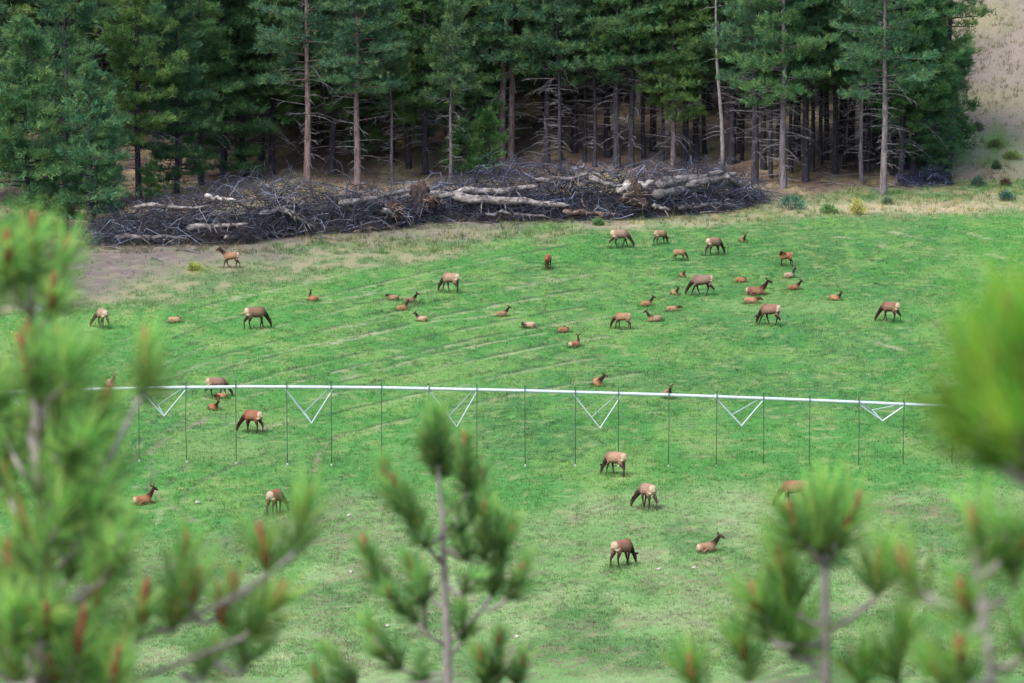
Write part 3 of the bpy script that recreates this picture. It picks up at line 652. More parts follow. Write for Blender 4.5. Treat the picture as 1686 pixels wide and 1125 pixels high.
# loose sticks on the bare ground
STX = [(170, 408, 205, 412, 'curved stick on bare soil at the left edge of the brush'), (290, 412, 330, 418, 'pale short stick on bare soil below the left brush'), (250, 425, 268, 432, 'dark stick on the bare soil left of the walking elk'),
       (520, 392, 565, 396, 'grey stick in front of the left brush'), (880, 362, 935, 366, 'pale stick in the dry grass below the brown log'), (1260, 316, 1300, 322, 'thin stick beside the blue-green shrub'), (1345, 300, 1400, 306, 'reddish stick on the clearing floor'), (1460, 308, 1500, 312, 'dark stick beside the pale front trunk')]
for x0, y0, x1, y1, lb in STX:
    A, B = on_ground(x0, y0), on_ground(x1, y1); c = (A + B) / 2; up = Vector((0, 0, .06))
    o = MB().tube([A - c + up, (A - c) * .4 + up * 2.4, (B - c) * .4 + up * 2, B - c + up], [.05, .06, .05, .02], 5).build('loose_stick', M['log']); o.location = c; o.color = (*random.choice([MID_L, DK_L, PALE_L]), 1); tag(o, lb, 'stick', 'loose sticks on the ground')

# ------------------------------------------------------------------ shrubs
def shrub(px, py, w, h, col, label, name='shrub', n=150, leaf=.12, up=.7):
    p = on_ground(px, py); e = empty(name, p); tag(e, label, 'shrub', 'shrubs on the field margin')
    nr = np.random.default_rng(int(px * 7 + py)); az = nr.uniform(0, 6.28, n); rr = np.sqrt(nr.uniform(0, 1, n)); z = nr.uniform(.05, 1, n) ** .8
    k = np.sqrt(np.clip(1 - (z * .95) ** 2, .05, 1))
    lump = .55 + .75 * vnoise(np.cos(az) * 2 + 9, np.sin(az) * 2 + z * 2 + px, 3); rr = rr * lump
    P = np.stack([np.cos(az) * rr * w / 2 * k, np.sin(az) * rr * w / 2 * k, z * h * (.75 + .5 * nr.uniform(0, 1, n) * (1 - rr * .5))], 1)
    D = np.stack([np.cos(az) * rr, np.sin(az) * rr, np.full(n, up)], 1)
    me = clump_mesh('foliage', P, D, 6, leaf * 1.8, leaf * .22, col, .35, int(px), 0.0); link('foliage', me, e, M['leaf'])
    mb = MB()
    for q in range(7):
        a = q * .9; mb.tube([(0, 0, -.05), (math.cos(a) * w * .15, math.sin(a) * w * .15, h * .35), (math.cos(a) * w * .3, math.sin(a) * w * .3, h * .75)], [.02, .015, .006], 4)
    mb.build('stems', M['limb'], e)
for a in [(1303, 346, 2.3, 1.0, (.045, .13, .085), 'low blue-green shrub in front of the grey barked pine'), (1411, 355, .9, 1.0, (.36, .35, .10), 'bright yellow flowering weed at the field edge'),
          (1365, 352, 1.5, .5, (.11, .22, .07), 'light green weed patch left of the yellow weed'), (1460, 337, .8, .35, (.12, .18, .10), 'small green shrub below the pale front trunk'),
          (1610, 306, 1.2, .6, (.07, .13, .09), 'grey-green sage shrub right of the small brush heap'), (1657, 330, 1.4, .6, (.06, .13, .09), 'grey-green sage shrub at the lower right slope'),
          (1640, 279, .6, .45, (.06, .12, .05), 'dark round shrub on the green patch of the slope'), (1580, 248, 1.6, .6, (.12, .18, .08), 'green shrub beside the forest end on the slope'),
          (1665, 262, 1.8, .5, (.17, .24, .08), 'yellow-green shrub near the right picture edge'), (1610, 215, .9, .5, (.10, .13, .08), 'dark small shrub on the grey slope'),
          (1655, 306, .6, .4, (.09, .06, .045), 'reddish brown low shrub on the right slope'),
          (1640, 242, 2.0, .5, (.16, .23, .08), 'broad yellow-green shrub above the dark round shrub'), (320, 446, 1.1, .35, (.28, .31, .08), 'yellow weed patch on bare soil left of the walking elk'), (985, 372, .8, .3, (.10, .2, .07), 'green tuft left of the tan grazing cow'),
          (1520, 268, 1.0, 1.1, (.045, .10, .05), 'dim green bush at the foot of the full right pine')]:
    shrub(*a)

# ------------------------------------------------------------------ elk
def chain_rot(ch, piv, ang):
    ca, sa = math.cos(ang), math.sin(ang); out = []
    for i, (x, y, z, a, b) in enumerate(ch):
        dx, dy = x - piv[0], y - piv[1]; f = min(1, i / 2.0); c2, s2 = math.cos(ang * f), math.sin(ang * f)
        out.append((piv[0] + dx * c2 - dy * s2, piv[1] + dx * s2 + dy * c2, z, a, b))
    return out
def elk_mesh(pose, turn=0.0, stag=0.0, calf=False):
    chains = []; dz = 0.0 if not pose.startswith('lie') else -.74
    tr = [(-.84, 0, 1.13, .09, .12), (-.76, 0, 1.13, .19, .21), (-.5, 0, 1.10, .26, .28), (-.12, 0, 1.035, .30, .32), (.22, 0, 1.02, .285, .335), (.46, 0, 1.06, .225, .30), (.64, 0, 1.09, .13, .20)]
    if pose.startswith('lie'): tr = [(x * (.84 if calf else .95), y, z + dz - .02, a * 1.18, b) for x, y, z, a, b in tr]
    chains.append(('trunk', tr))
    nk = 1.0 if not calf else .88
    if pose == 'graze':
        n = [(.42, 0, 1.09, .17, .26), (.66, 0, .94, .12, .185), (.86, 0, .70, .09, .14), (.99, 0, .50, .08, .11), (1.04, 0, .42, .08, .09)]
        h = [(.99, 0, .50, .085, .10), (1.09, 0, .38, .088, .115), (1.15, 0, .20, .06, .075), (1.17, 0, .07, .05, .058)]
        ears = [((1.04, .07, .54), (1.00, .30, .60))]
    elif pose == 'stand':
        n = [(.40, 0, 1.14, .17, .26), (.68, 0, 1.30, .12, .18), (.90, 0, 1.50, .09, .13), (1.02, 0, 1.62, .085, .105)]
        h = [(.99, 0, 1.65, .09, .10), (1.14, 0, 1.62, .085, .105), (1.32, 0, 1.52, .055, .07), (1.40, 0, 1.48, .045, .05)]
        ears = [((.97, .07, 1.73), (.90, .27, 1.82))]
    elif pose == 'back':
        n = [(.40, 0, 1.14, .16, .25), (.62, .10, 1.26, .12, .17), (.62, .30, 1.36, .09, .12), (.45, .40, 1.40, .085, .10)]
        h = [(.48, .40, 1.42, .085, .10), (.30, .40, 1.38, .08, .095), (.12, .36, 1.28, .055, .065), (.06, .34, 1.24, .045, .05)]
        ears = [((.5, .42, 1.50), (.62, .55, 1.58))]
    elif pose == 'lie':
        n = [(.40, 0, .42, .19, .26), (.64, 0, .60, .13, .18), (.82, 0, .83, .095, .13), (.90, 0, .98, .085, .105)]
        h = [(.87, 0, 1.00, .09, .10), (1.02, 0, .98, .085, .105), (1.20, 0, .88, .055, .07), (1.28, 0, .84, .045, .05)]
        ears = [((.85, .07, 1.08), (.78, .27, 1.17))]
    elif pose == 'lie_low':
        n = [(.40, 0, .40, .18, .25), (.68, 0, .46, .13, .17), (.92, 0, .47, .095, .12), (1.05, 0, .48, .085, .10)]
        h = [(1.0, 0, .50, .09, .10), (1.15, 0, .46, .085, .10), (1.30, 0, .34, .055, .07), (1.37, 0, .29, .045, .05)]
        ears = [((1.0, .07, .57), (.92, .27, .64))]
    else:   # lie_curl: head laid back along the flank
        n = [(.40, 0, .38, .17, .24), (.66, .14, .40, .13, .16), (.68, .40, .44, .095, .12), (.50, .54, .44, .085, .10)]
        h = [(.52, .54, .44, .09, .10), (.36, .60, .46, .085, .10), (.18, .62, .40, .058, .065), (.10, .62, .36, .048, .05)]
        ears = [((.5, .56, .54), (.58, .74, .66))]
    if calf: h = [(x - .06, y, z, a * .98, b * .98) for x, y, z, a, b in h]
    piv = (.45, 0); hl = h + [(e[0][0], e[0][1], e[0][2], 0, 0) for e in ears] + [(e[1][0], e[1][1], e[1][2], 0, 0) for e in ears]
    earp = []
    for e in ears:
        for s in (1, -1): earp.append([(e[0][0], e[0][1] * s if pose not in ('back', 'lie_curl') else e[0][1], e[0][2]), (e[1][0], e[1][1] * s if pose not in ('back', 'lie_curl') else (e[1][1] if s > 0 else e[1][1] - .26), e[1][2])])
    def rt(p, f=1.0):
        dx, dy = p[0] - piv[0], p[1] - piv[1]; a = turn * f; return (piv[0] + dx * math.cos(a) - dy * math.sin(a), piv[1] + dx * math.sin(a) + dy * math.cos(a), p[2])
    n = [(*rt(q[:3], min(1, i / 2.)), q[3], q[4]) for i, q in enumerate(n)]; h = [(*rt(q[:3]), q[3], q[4]) for q in h]
    earp = [[rt(a), rt(b)] for a, b in earp]
    chains += [('neck', n), ('head', h)]
    for a, b in earp:
        a, b = Vector(a), Vector(b); m = a.lerp(b, .55); chains.append(('ear', [(*a, .03, .03), (*m, .05, .065), (*b, .014, .02)]))
    if not pose.startswith('lie'):
        for s in (1, -1):
            f = stag * s
            chains.append(('leg', [(.40, .13 * s, 1.0, .11, .16), (.40 + f * .15, .14 * s, .74, .07, .10), (.44 + f * .5, .135 * s, .43, .046, .054), (.43 + f * .8, .13 * s, .14, .036, .038), (.47 + f * .9, .13 * s, .05, .046, .05), (.50 + f * .9, .13 * s, .0, .045, .05)]))
            chains.append(('leg', [(-.56, .14 * s, 1.0, .14, .24), (-.50 - f * .15, .15 * s, .76, .10, .15), (-.70 - f * .5, .14 * s, .48, .048, .066), (-.66 - f * .7, .135 * s, .15, .036, .040), (-.62 - f * .7, .135 * s, .05, .046, .05), (-.59 - f * .7, .135 * s, 0, .045, .05)]))
    else:
        for s in (1, -1):
            chains.append(('leg', [(.38, .15 * s, .32, .10, .16), (.55, .19 * s, .20, .07, .09), (.86, .17 * s, .09, .05, .055), (.62, .15 * s, .06, .038, .04), (.50, .14 * s, .05, .045, .045)]))
            chains.append(('leg', [(-.55, .16 * s, .32, .16, .22), (-.22, .28 * s, .20, .11, .13), (-.62, .32 * s, .09, .055, .06), (-.30, .35 * s, .06, .038, .04), (-.16, .36 * s, .05, .045, .045)]))
    chains.append(('tail', [(-.84, 0, 1.16 + dz, .04, .04), (-.90, 0, 1.08 + dz, .035, .03), (-.91, 0, 1.0 + dz, .02, .02)]))
    mb = MB(); samples = []; tags = []
    for tg, ch in chains:
        mb.tube([c[:3] for c in ch], [(c[3], c[4]) for c in ch], 12, ref=(0, 0, 1) if tg in ('trunk', 'neck', 'head') else None)
        for a, b in zip(ch[:-1], ch[1:]):
            for t in (0, .33, .66): samples.append([a[i] + (b[i] - a[i]) * t for i in range(3)] + [(a[3] + a[4]) / 2 * (1 - t) + (b[3] + b[4]) / 2 * t]); tags.append(tg)
    # first ring axes: tube() puts rads[0] along t x up (sideways) and rads[1] upright
    me = mb.mesh('elk_raw'); ob = bpy.data.objects.new('elk_raw', me); COL.objects.link(ob)
    md = ob.modifiers.new('r', 'REMESH'); md.mode = 'VOXEL'; md.voxel_size = .026; md.use_smooth_shade = True
    sm = ob.modifiers.new('s', 'SMOOTH'); sm.factor = .5; sm.iterations = 3
    dg = bpy.context.evaluated_depsgraph_get(); out = bpy.data.meshes.new_from_object(ob.evaluated_get(dg)); out.name = 'elk'
    bpy.data.objects.remove(ob); bpy.data.meshes.remove(me)
    nv = len(out.vertices); co = np.empty(nv * 3, np.float32); out.vertices.foreach_get('co', co); co = co.reshape(-1, 3)
    S = np.array(samples); tags = np.array(tags); wts = {}
    for tg in ('trunk', 'neck', 'head', 'ear', 'leg', 'tail'):
        s = S[tags == tg]; d = np.min(np.linalg.norm(co[:, None] - s[None, :, :3], axis=2) - s[None, :, 3], axis=1); wts[tg] = np.exp(-np.clip(d, -.05, 1) / .045)
    tot = sum(wts.values()); w = {k: v / tot for k, v in wts.items()}
    x, z = co[:, 0], co[:, 2] - dz
    legd = sstep(-z, -.88, -.66) if not pose.startswith('lie') else np.full(nv, .5)
    kd = 1.0
    dark = np.clip(w['neck'] * 1.0 + w['head'] * .85 + w['ear'] * .9 + w['leg'] * .92 * legd + w['trunk'] * .6 * sstep(-z, -.92, -.74), 0, 1) * kd
    rump = np.clip(sstep(-x, .60, .70) * (w['trunk'] + w['leg'] * sstep(z, .70, .85) + w['tail']) * sstep(z, .80, .90), 0, 1)
    if pose.startswith('lie'): rump = np.clip(sstep(-x, .66, .76) * (w['trunk'] + w['tail'] + .4 * w['leg']), 0, 1)
    pale = np.clip(w['trunk'] * sstep(np.abs(co[:, 1]), .17, .26) * sstep(z, .92, 1.0) * sstep(-z, -1.22, -1.1) * .18, 0, 1)
    rump = rump * (.45 if calf else .9)
    color_attr(out, np.stack([dark, rump, pale], 1), 'Mask')
    out.materials.clear(); out.materials.append(M['elk']); return out
EM = {'g0': elk_mesh('graze', 0, .22), 'g1': elk_mesh('graze', .45, -.18), 'g2': elk_mesh('graze', -.45, .12), 'gc': elk_mesh('graze', .2, .2, True), 'st': elk_mesh('stand', .1, .25), 'bk': elk_mesh('back', 0, .1, True),
      'l0': elk_mesh('lie', 0), 'l1': elk_mesh('lie', -.8), 'lc': elk_mesh('lie', .15, 0, True), 'lc1': elk_mesh('lie', -.9, 0, True), 'lc2': elk_mesh('lie', .9, 0, True), 'lw': elk_mesh('lie_low', -.2, 0, True), 'lk': elk_mesh('lie_curl', 0, 0, True),
      'g3': elk_mesh('graze', .8, -.3), 'g4': elk_mesh('graze', -.25, .38), 'l2': elk_mesh('lie', .6), 'lc3': elk_mesh('lie', -.35, 0, True)}
TAN = (.36, .25, .18); GRYT = (.33, .235, .18); RDB = (.30, .15, .09); BRW = (.25, .145, .095); CALF = (.46, .25, .125); CALFR = (.40, .18, .09); PALEC = (.52, .40, .27)
ELK = [  # px, py of the feet, heading in degrees (0 right, 90 away), pose, scale, coat, label
    (1026, 411, 25, 'g4', 1.02, (.42, .29, .22), 'tan cow elk grazing rightward nearest the long log pile'),
    (1091, 406, 40, 'gc', .82, (.44, .29, .18), 'young tan elk grazing just right of the nearest cow to the logs'),
    (1180, 423, 40, 'g0', 1.0, (.34, .23, .16), 'cow elk with large white rump grazing rightward below the log end'),
    (1123, 433, 5, 'gc', .62, (.40, .24, .13), 'small calf grazing alone below the two upper grazing elk'),
    (1224, 401, -80, 'lc', .62, (.34, .20, .14), 'dark headed calf lying alone highest up the field'),
    (1291, 441, 190, 'bk', .74, CALFR, 'reddish calf standing with its head turned over its back'),
    (1301, 461, 35, 'lc', .68, PALEC, 'pale calf lying below the calf that turns its head'),
    (1124, 459, -70, 'lc', .48, CALF, 'tiny calf lying above the big left-grazing cow'),
    (1149, 490, 182, 'g4', 1.08, (.30, .205, .165), 'large grey-brown cow grazing leftward among lying calves'),
    (1222, 468, 20, 'lk', .66, (.44, .20, .10), 'curled reddish calf lying above the long resting cow'),
    (1248, 489, 5, 'l0', 1.0, RDB, 'big cow lying stretched rightward with raised dark head'),
    (1239, 503, 14, 'lw', .74, (.50, .28, .16), 'orange calf lying directly below the long resting cow'),
    (1262, 539, 150, 'g4', 1.08, (.30, .18, .135), 'cow with bright white rump grazing leftward below resting calves'),
    (1112, 489, -65, 'lc', .58, (.40, .30, .16), 'olive tan calf lying left beneath the large grey-brown cow'),
    (1066, 508, 38, 'lc3', .66, CALF, 'calf lying with raised head, upper of three left calves'),
    (1109, 516, 25, 'lw', .66, (.48, .32, .17), 'tan calf lying with low head right of the raised head calf'),
    (1020, 544, 162, 'gc', .84, (.40, .26, .15), 'yellowish young elk grazing leftward beside a resting cow'),
    (1076, 532, 205, 'l1', .74, (.42, .29, .17), 'resting cow with dark left-turned neck beside the yellowish grazer'),
    (1309, 481, 30, 'lc3', .66, CALFR, 'red calf lying right of the long resting cow'),
    (1377, 499, -30, 'lc3', .66, CALF, 'calf lying alone between the resting group and the right grazer'),
    (1461, 533, 140, 'g3', 1.02, (.29, .16, .11), 'cow grazing leftward farthest right on the field'),
    (901, 446, -100, 'gc', .80, (.42, .19, .09), 'reddish calf grazing head-on alone in the upper middle'),
    (737, 485, 142, 'g0', 1.05, (.40, .29, .21), 'pale backed cow grazing towards lower left, upper middle field'),
    (514, 499, 140, 'lc1', .66, CALFR, 'reddish calf lying alone in the upper left field'),
    (646, 498, 150, 'lw', .66, (.34, .22, .14), 'dark calf lying, upper left of four resting calves'),
    (677, 503, 35, 'lc1', .66, (.32, .20, .14), 'dark calf lying, upper right of four resting calves'),
    (664, 515, 40, 'lc', .64, CALF, 'tan calf with raised head, third down of four resting calves'),
    (693, 532, 150, 'lc2', .62, PALEC, 'pale calf lying lowest of four resting calves'),
    (828, 524, 35, 'lc3', .66, (.42, .28, .16), 'calf with raised head lying on a pale track, middle field'),
    (869, 543, 165, 'lk', .70, PALEC, 'pale sleeping calf curled flat in the middle field'),
    (930, 550, 30, 'lk', .64, (.40, .20, .10), 'reddish curled calf right of the pale sleeping calf'),
    (948, 575, 48, 'l2', .72, (.44, .20, .10), 'reddish elk lying with dark raised head below the curled calves'),
    (375, 443, 178, 'st', .86, (.38, .23, .15), 'tan elk walking leftward on the margin near the left brush'),
    (166, 542, 116, 'g3', 1.0, (.42, .31, .22), 'pale rumped cow grazing away at the far left'),
    (290, 533, 25, 'lk', .72, (.54, .40, .20), 'yellowish calf curled between two left grazing cows'),
    (427, 543, 28, 'g0', 1.10, (.30, .185, .13), 'dark brown cow grazing rightward in the left field'),
    (363, 655, 14, 'g4', .92, (.33, .21, .15), 'cow standing head down behind the irrigation pipe at left'),
    (361, 658, 185, 'lk', .62, CALF, 'orange calf curled under the irrigation pipe at left'),
    (353, 678, -60, 'lc', .66, CALFR, 'red calf facing the viewer below the irrigation pipe'),
    (411, 714, 138, 'g1', 1.02, (.34, .14, .085), 'reddish cow grazing leftward below the irrigation pipe at left'),
    (238, 833, 35, 'l0', .86, (.42, .19, .10), 'young bull elk with short antlers lying at lower left'),
    (456, 851, 66, 'g2', 1.02, (.36, .17, .10), 'reddish cow seen from behind at lower left'),
    (1008, 785, 140, 'g0', 1.02, (.46, .30, .21), 'pale rumped cow grazing leftward just below the sprinkler drops'),
    (1063, 839, 116, 'g3', 1.06, (.42, .29, .22), 'slim looking cow grazing away below the sprinkler cow'),
    (1300, 838, 178, 'g0', 1.10, (.36, .22, .12), 'brown cow grazing half hidden by the right pine sapling'),
    (1030, 937, 50, 'g0', 1.08, (.36, .19, .13), 'nearest standing elk, grazing rightward with pale rump'),
    (1167, 911, 35, 'l1', .88, (.46, .29, .18), 'tan elk lying nearest the viewer with ears spread'),
    (985, 637, -75, 'lc2', .80, (.50, .28, .15), 'orange elk facing the viewer just above the pipe'),
    (1101, 656, -80, 'l0', .80, (.38, .22, .15), 'elk lying behind the pipe with only head and back showing'),
    (184, 641, -70, 'l0', .86, PALEC, 'elk lying half hidden by the left pine with dark head'),
]
for px, py, hd, pose, s, coat, label in ELK:
    a = math.radians(hd); p = G(px, py - 2)
    off = .22 * s if pose[0] in 'gs' else .12 * s
    x, y = p.x - math.cos(a) * off, p.y - math.sin(a) * off * .3 + .1; calf = s < .78
    o = bpy.data.objects.new('elk_calf' if calf else 'elk', EM[pose]); COL.objects.link(o)
    o.location = (x, y, float(ground_z(x, y)[0]) - .02); o.rotation_euler = (0, 0, a); o.scale = (s * .90, s * random.uniform(.98, 1.06), s * random.uniform(1.0, 1.04)); mt = (coat[0] + coat[1] + coat[2]) / 3; o.color = (coat[0] * .64 + mt * .05, coat[1] * .58 + mt * .03, coat[2] * .56 + mt * .02, 1); o.scale = o.scale * .92
    tag(o, label, 'elk', 'elk herd spread over the field')
    if 'antlers' in label:
        for sgn in (1, -1):
            MB().tube([(.86, .05 * sgn, 1.08), (.78, .13 * sgn, 1.25), (.80, .20 * sgn, 1.42), (.86, .22 * sgn, 1.52)], [.03, .028, .022, .01], 6).tube([(.78, .13 * sgn, 1.25), (.9, .17 * sgn, 1.33)], [.022, .01], 5).build('antler', M['antler'], o)

def grass_round_elk():  # tufts added, slightly darker, to give contact shade under the elk
    X, Y = [], []
    for o in [o for o in bpy.data.objects if o.get('category') == 'elk']:
        n = 70; a = rng.uniform(0, 2 * math.pi, n); q = np.sqrt(rng.uniform(0, 1, n)) * 1.0 * o.scale[0]
        rz = o.rotation_euler[2]; u, v = np.cos(a) * q * 1.15, np.sin(a) * q * .6
        X.append(o.location.x + u * math.cos(rz) - v * math.sin(rz)); Y.append(o.location.y + u * math.sin(rz) + v * math.cos(rz))
    X = np.concatenate(X); Y = np.concatenate(Y); C = ground_colour(X, Y)[0]
    blades('ungrazed_tufts', X, Y, C * .9, rng.uniform(.10, .24, len(X)), 7, .06, .012, .35, 'taller grass tufts added around the feet of the elk for contact shade')
grass_round_elk()

# ------------------------------------------------------------------ irrigation span
def build_irrigation():
    def plane(px, py):   # upright plane the pipe stands in
        r = ray(px, py); t = (300.0) / (r[1] - .045 * r[0]); return Vector(np.array([0, 0, CAMZ]) + r * t)
    e = empty('irrigation_span', (0, 300, 0)); tag(e, 'long white steel irrigation pipe on V trusses crossing the field', 'irrigation'); off = Vector((0, 300, 0))
    PIPE = [(-420, 672), (-200, 655), (-60, 649), (100, 642.5), (260, 638.5), (420, 637), (620, 638.5), (860, 643.5), (1100, 650.5), (1330, 659), (1560, 669), (1750, 678), (1900, 686), (2100, 697)]
    pxs = [a for a, b in PIPE]; pys = [b for a, b in PIPE]
    def pipe_pt(px): return plane(px, float(np.interp(px, pxs, pys))) - off
    seams = list(range(-420, 2101, 120))
    MB().tube([pipe_pt(p) for p in np.linspace(-420, 2100, 64)], [.095] * 64, 12).build('pipe', M['steel'], e)
    for px in (232, 705, 1178, 1652, -240):
        a, b = pipe_pt(px - 1.4), pipe_pt(px + 1.4); MB().tube([a, b], [.155, .155], 12).build('flange', M['steel'], e, False)
    perp = Vector((.045, -1, 0)).normalized()
    V = [(228, 270, 685, 309), (467, 513, 697, 550), (704, 752, 703, 787), (941, 988, 705, 1025), (1176, 1221, 701, 1259), (1410, 1453, 693, 1492), (1, 32, 668, 70), (1645, 1690, 690, 1726)]
    for l, m, my, r in V:
        c = plane(m, my) - off; N = c; Fp = c - perp * 2.0 + Vector((-.34, 0, .26)); L_, R_ = pipe_pt(l), pipe_pt(r); R2 = pipe_pt(r - 6)
        N.z += .15 * 1.0 * .0
        for a, b in ((L_, N), (R_, N), (L_, Fp), (R2, Fp)):
            MB().tube([a, b], [.036, .036], 6).build('strut', M['steel'], e, False)
        MB().tube([N + (N - Fp) * .02, Fp], [.03, .03], 6).build('cross_brace', M['steel'], e, False)
    drops = [(-85, 752), (-6, 753), (72, 754), (150, 756), (228, 757), (306, 759), (388, 761), (472, 763), (545, 764), (628, 765), (706, 765), (785, 765), (864, 765), (947, 765), (1018, 766), (1101, 766), (1180, 766), (1257, 767), (1333, 767), (1414, 766), (1488, 766), (1568, 765), (1646, 765), (1724, 764)]
    for px, py in drops:
        t = pipe_pt(px); b = plane(px, py) - off; b.x = t.x + random.gauss(0, .01); b.y = t.y
        f = perp * .16
        dr = MB().tube([t + Vector((0, 0, .08)), t + Vector((0, 0, .24)), t + f * .6 + Vector((0, 0, .30)), t + f + Vector((0, 0, .18)), t + f + Vector((0, 0, -.3)), t.lerp(b, .5) + f + Vector((random.gauss(0, .02), 0, 0)), b + f], [.032, .032, .030, .028, .024, .022, .022], 6).build('drop_hose', M['hose'], e)
        nz = MB().tube([b + f + Vector((0, 0, .04)), b + f, b + f + Vector((0, 0, -.07)), b + f + Vector((0, 0, -.10))], [.03, .04, .055, .03], 8).build('nozzle', M['nozzle'], dr)
    for px in (-95, 1765):                                    # wheeled towers just outside the picture
        t = pipe_pt(px); P_ = t + off; gz = -t.z + float(ground_z(P_.x, P_.y)[0])
        for sy in (-1, 1):
            for sx in (-.5, .5):
                MB().tube([t + Vector((sx * .3, 0, -.1)), Vector((t.x + sx, t.y + sy * 1.9, t.z + gz + .75))], [.05, .05], 6).build('tower_leg', M['steel'], e)
            wc = Vector((t.x, t.y + sy * 1.9, t.z + gz + .62))
            w = MB(); ring = [wc + Vector((0, math.cos(q) * .5, math.sin(q) * .5)) for q in np.linspace(0, 2 * math.pi, 25)]
            w.tube(ring, [.13] * 25, 8, cap=False, ref=(1, 0, 0)); w.build('wheel', M['rubber'], e)
            MB().tube([wc + Vector((-.05, 0, 0)), wc + Vector((.05, 0, 0))], [.4, .4], 16).build('hub', M['steel'], e, False)
        MB().tube([Vector((t.x, t.y - 1.95, t.z + gz + .75)), Vector((t.x, t.y + 1.95, t.z + gz + .75))], [.09, .09], 8).build('base_beam', M['steel'], e)
build_irrigation()

# ------------------------------------------------------------------ pale stones in the near turf
for i, (px, py, lb) in enumerate([(851, 1048, 'pale stone in the turf right of the centre sapling'), (575, 850, 'pale stone in the stubble above the centre sapling'), (578, 945, 'pale flat stone left of the centre sapling'), (1143, 938, 'pale stone between the two nearest elk'), (1085, 940, 'small pale stone right of the nearest elk'), (638, 1033, 'small buff stone under the centre sapling'), (325, 830, 'small pale stone right of the young bull'), (335, 987, 'pale stone behind the left pine twigs')]):
    p = on_ground(px, py); bm = bmesh.new(); bmesh.ops.create_icosphere(bm, subdivisions=2, radius=1)
    for v in bm.verts: v.co = Vector((v.co.x * .13, v.co.y * .10, v.co.z * .08)) * (1 + random.uniform(-.16, .16))
    me = bpy.data.meshes.new('stone'); bm.to_mesh(me); bm.free(); o = link('stone', me, None, M['stone']); o.location = p + Vector((0, 0, .06)); o.rotation_euler.z = i; tag(o, lb, 'stone', 'pale stones in the turf')

# ------------------------------------------------------------------ near pine saplings
def needle_tuft(name, pts, length, n, width, base, seed, tipcol):
    """needles along a shoot (pts from its foot to its tip)"""
    r = np.random.default_rng(seed); pts = np.array([tuple(p) for p in pts]); m = len(pts) - 1
    t = r.uniform(0, 1, n) ** 1.3; q = np.clip(t * m, 0, m - 1e-6); i = q.astype(int); f = (q - i)[:, None]
    b = pts[i] * (1 - f) + pts[i + 1] * f; ax = pts[i + 1] - pts[i]; ax /= np.linalg.norm(ax, axis=1, keepdims=True)
    rd = np.cross(ax, r.normal(0, 1, (n, 3))); rd /= np.linalg.norm(rd, axis=1, keepdims=True) + 1e-9
    ang = np.radians(r.uniform(16, 62, n) * (1.1 - .5 * t))[:, None]
    d = ax * np.cos(ang) + rd * np.sin(ang) + np.array([[0, 0, .12]]); L = length * r.uniform(.65, 1.2, (n, 1))
    s = np.cross(d, r.normal(0, 1, (n, 3))); s /= np.linalg.norm(s, axis=1, keepdims=True) + 1e-9; s *= width * r.uniform(.7, 1.2, (n, 1))
    mid = b + d * L * .55 - np.array([[0, 0, 1]]) * L * .03; tip = b + d * L + np.array([[0, 0, -1]]) * L * .06
    V = np.stack([b - s * .8, b + s * .8, mid + s, mid - s, tip], 1).reshape(-1, 3); k = np.arange(n)[:, None] * 5
    F = np.concatenate([k + [[0, 1, 2]], k + [[0, 2, 3]], k + [[3, 2, 4]]])
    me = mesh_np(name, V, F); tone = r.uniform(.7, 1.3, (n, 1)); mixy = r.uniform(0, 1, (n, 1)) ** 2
    C = (np.array([base]) * (1 - mixy) + np.array([tipcol]) * mixy) * tone * (.28 + .95 * t[:, None]); color_attr(me, np.repeat(np.clip(C, .01, .8), 5, 0)); return me  # darker toward the shoot foot: tuft self-shadow painted in, besides older needles' own tone

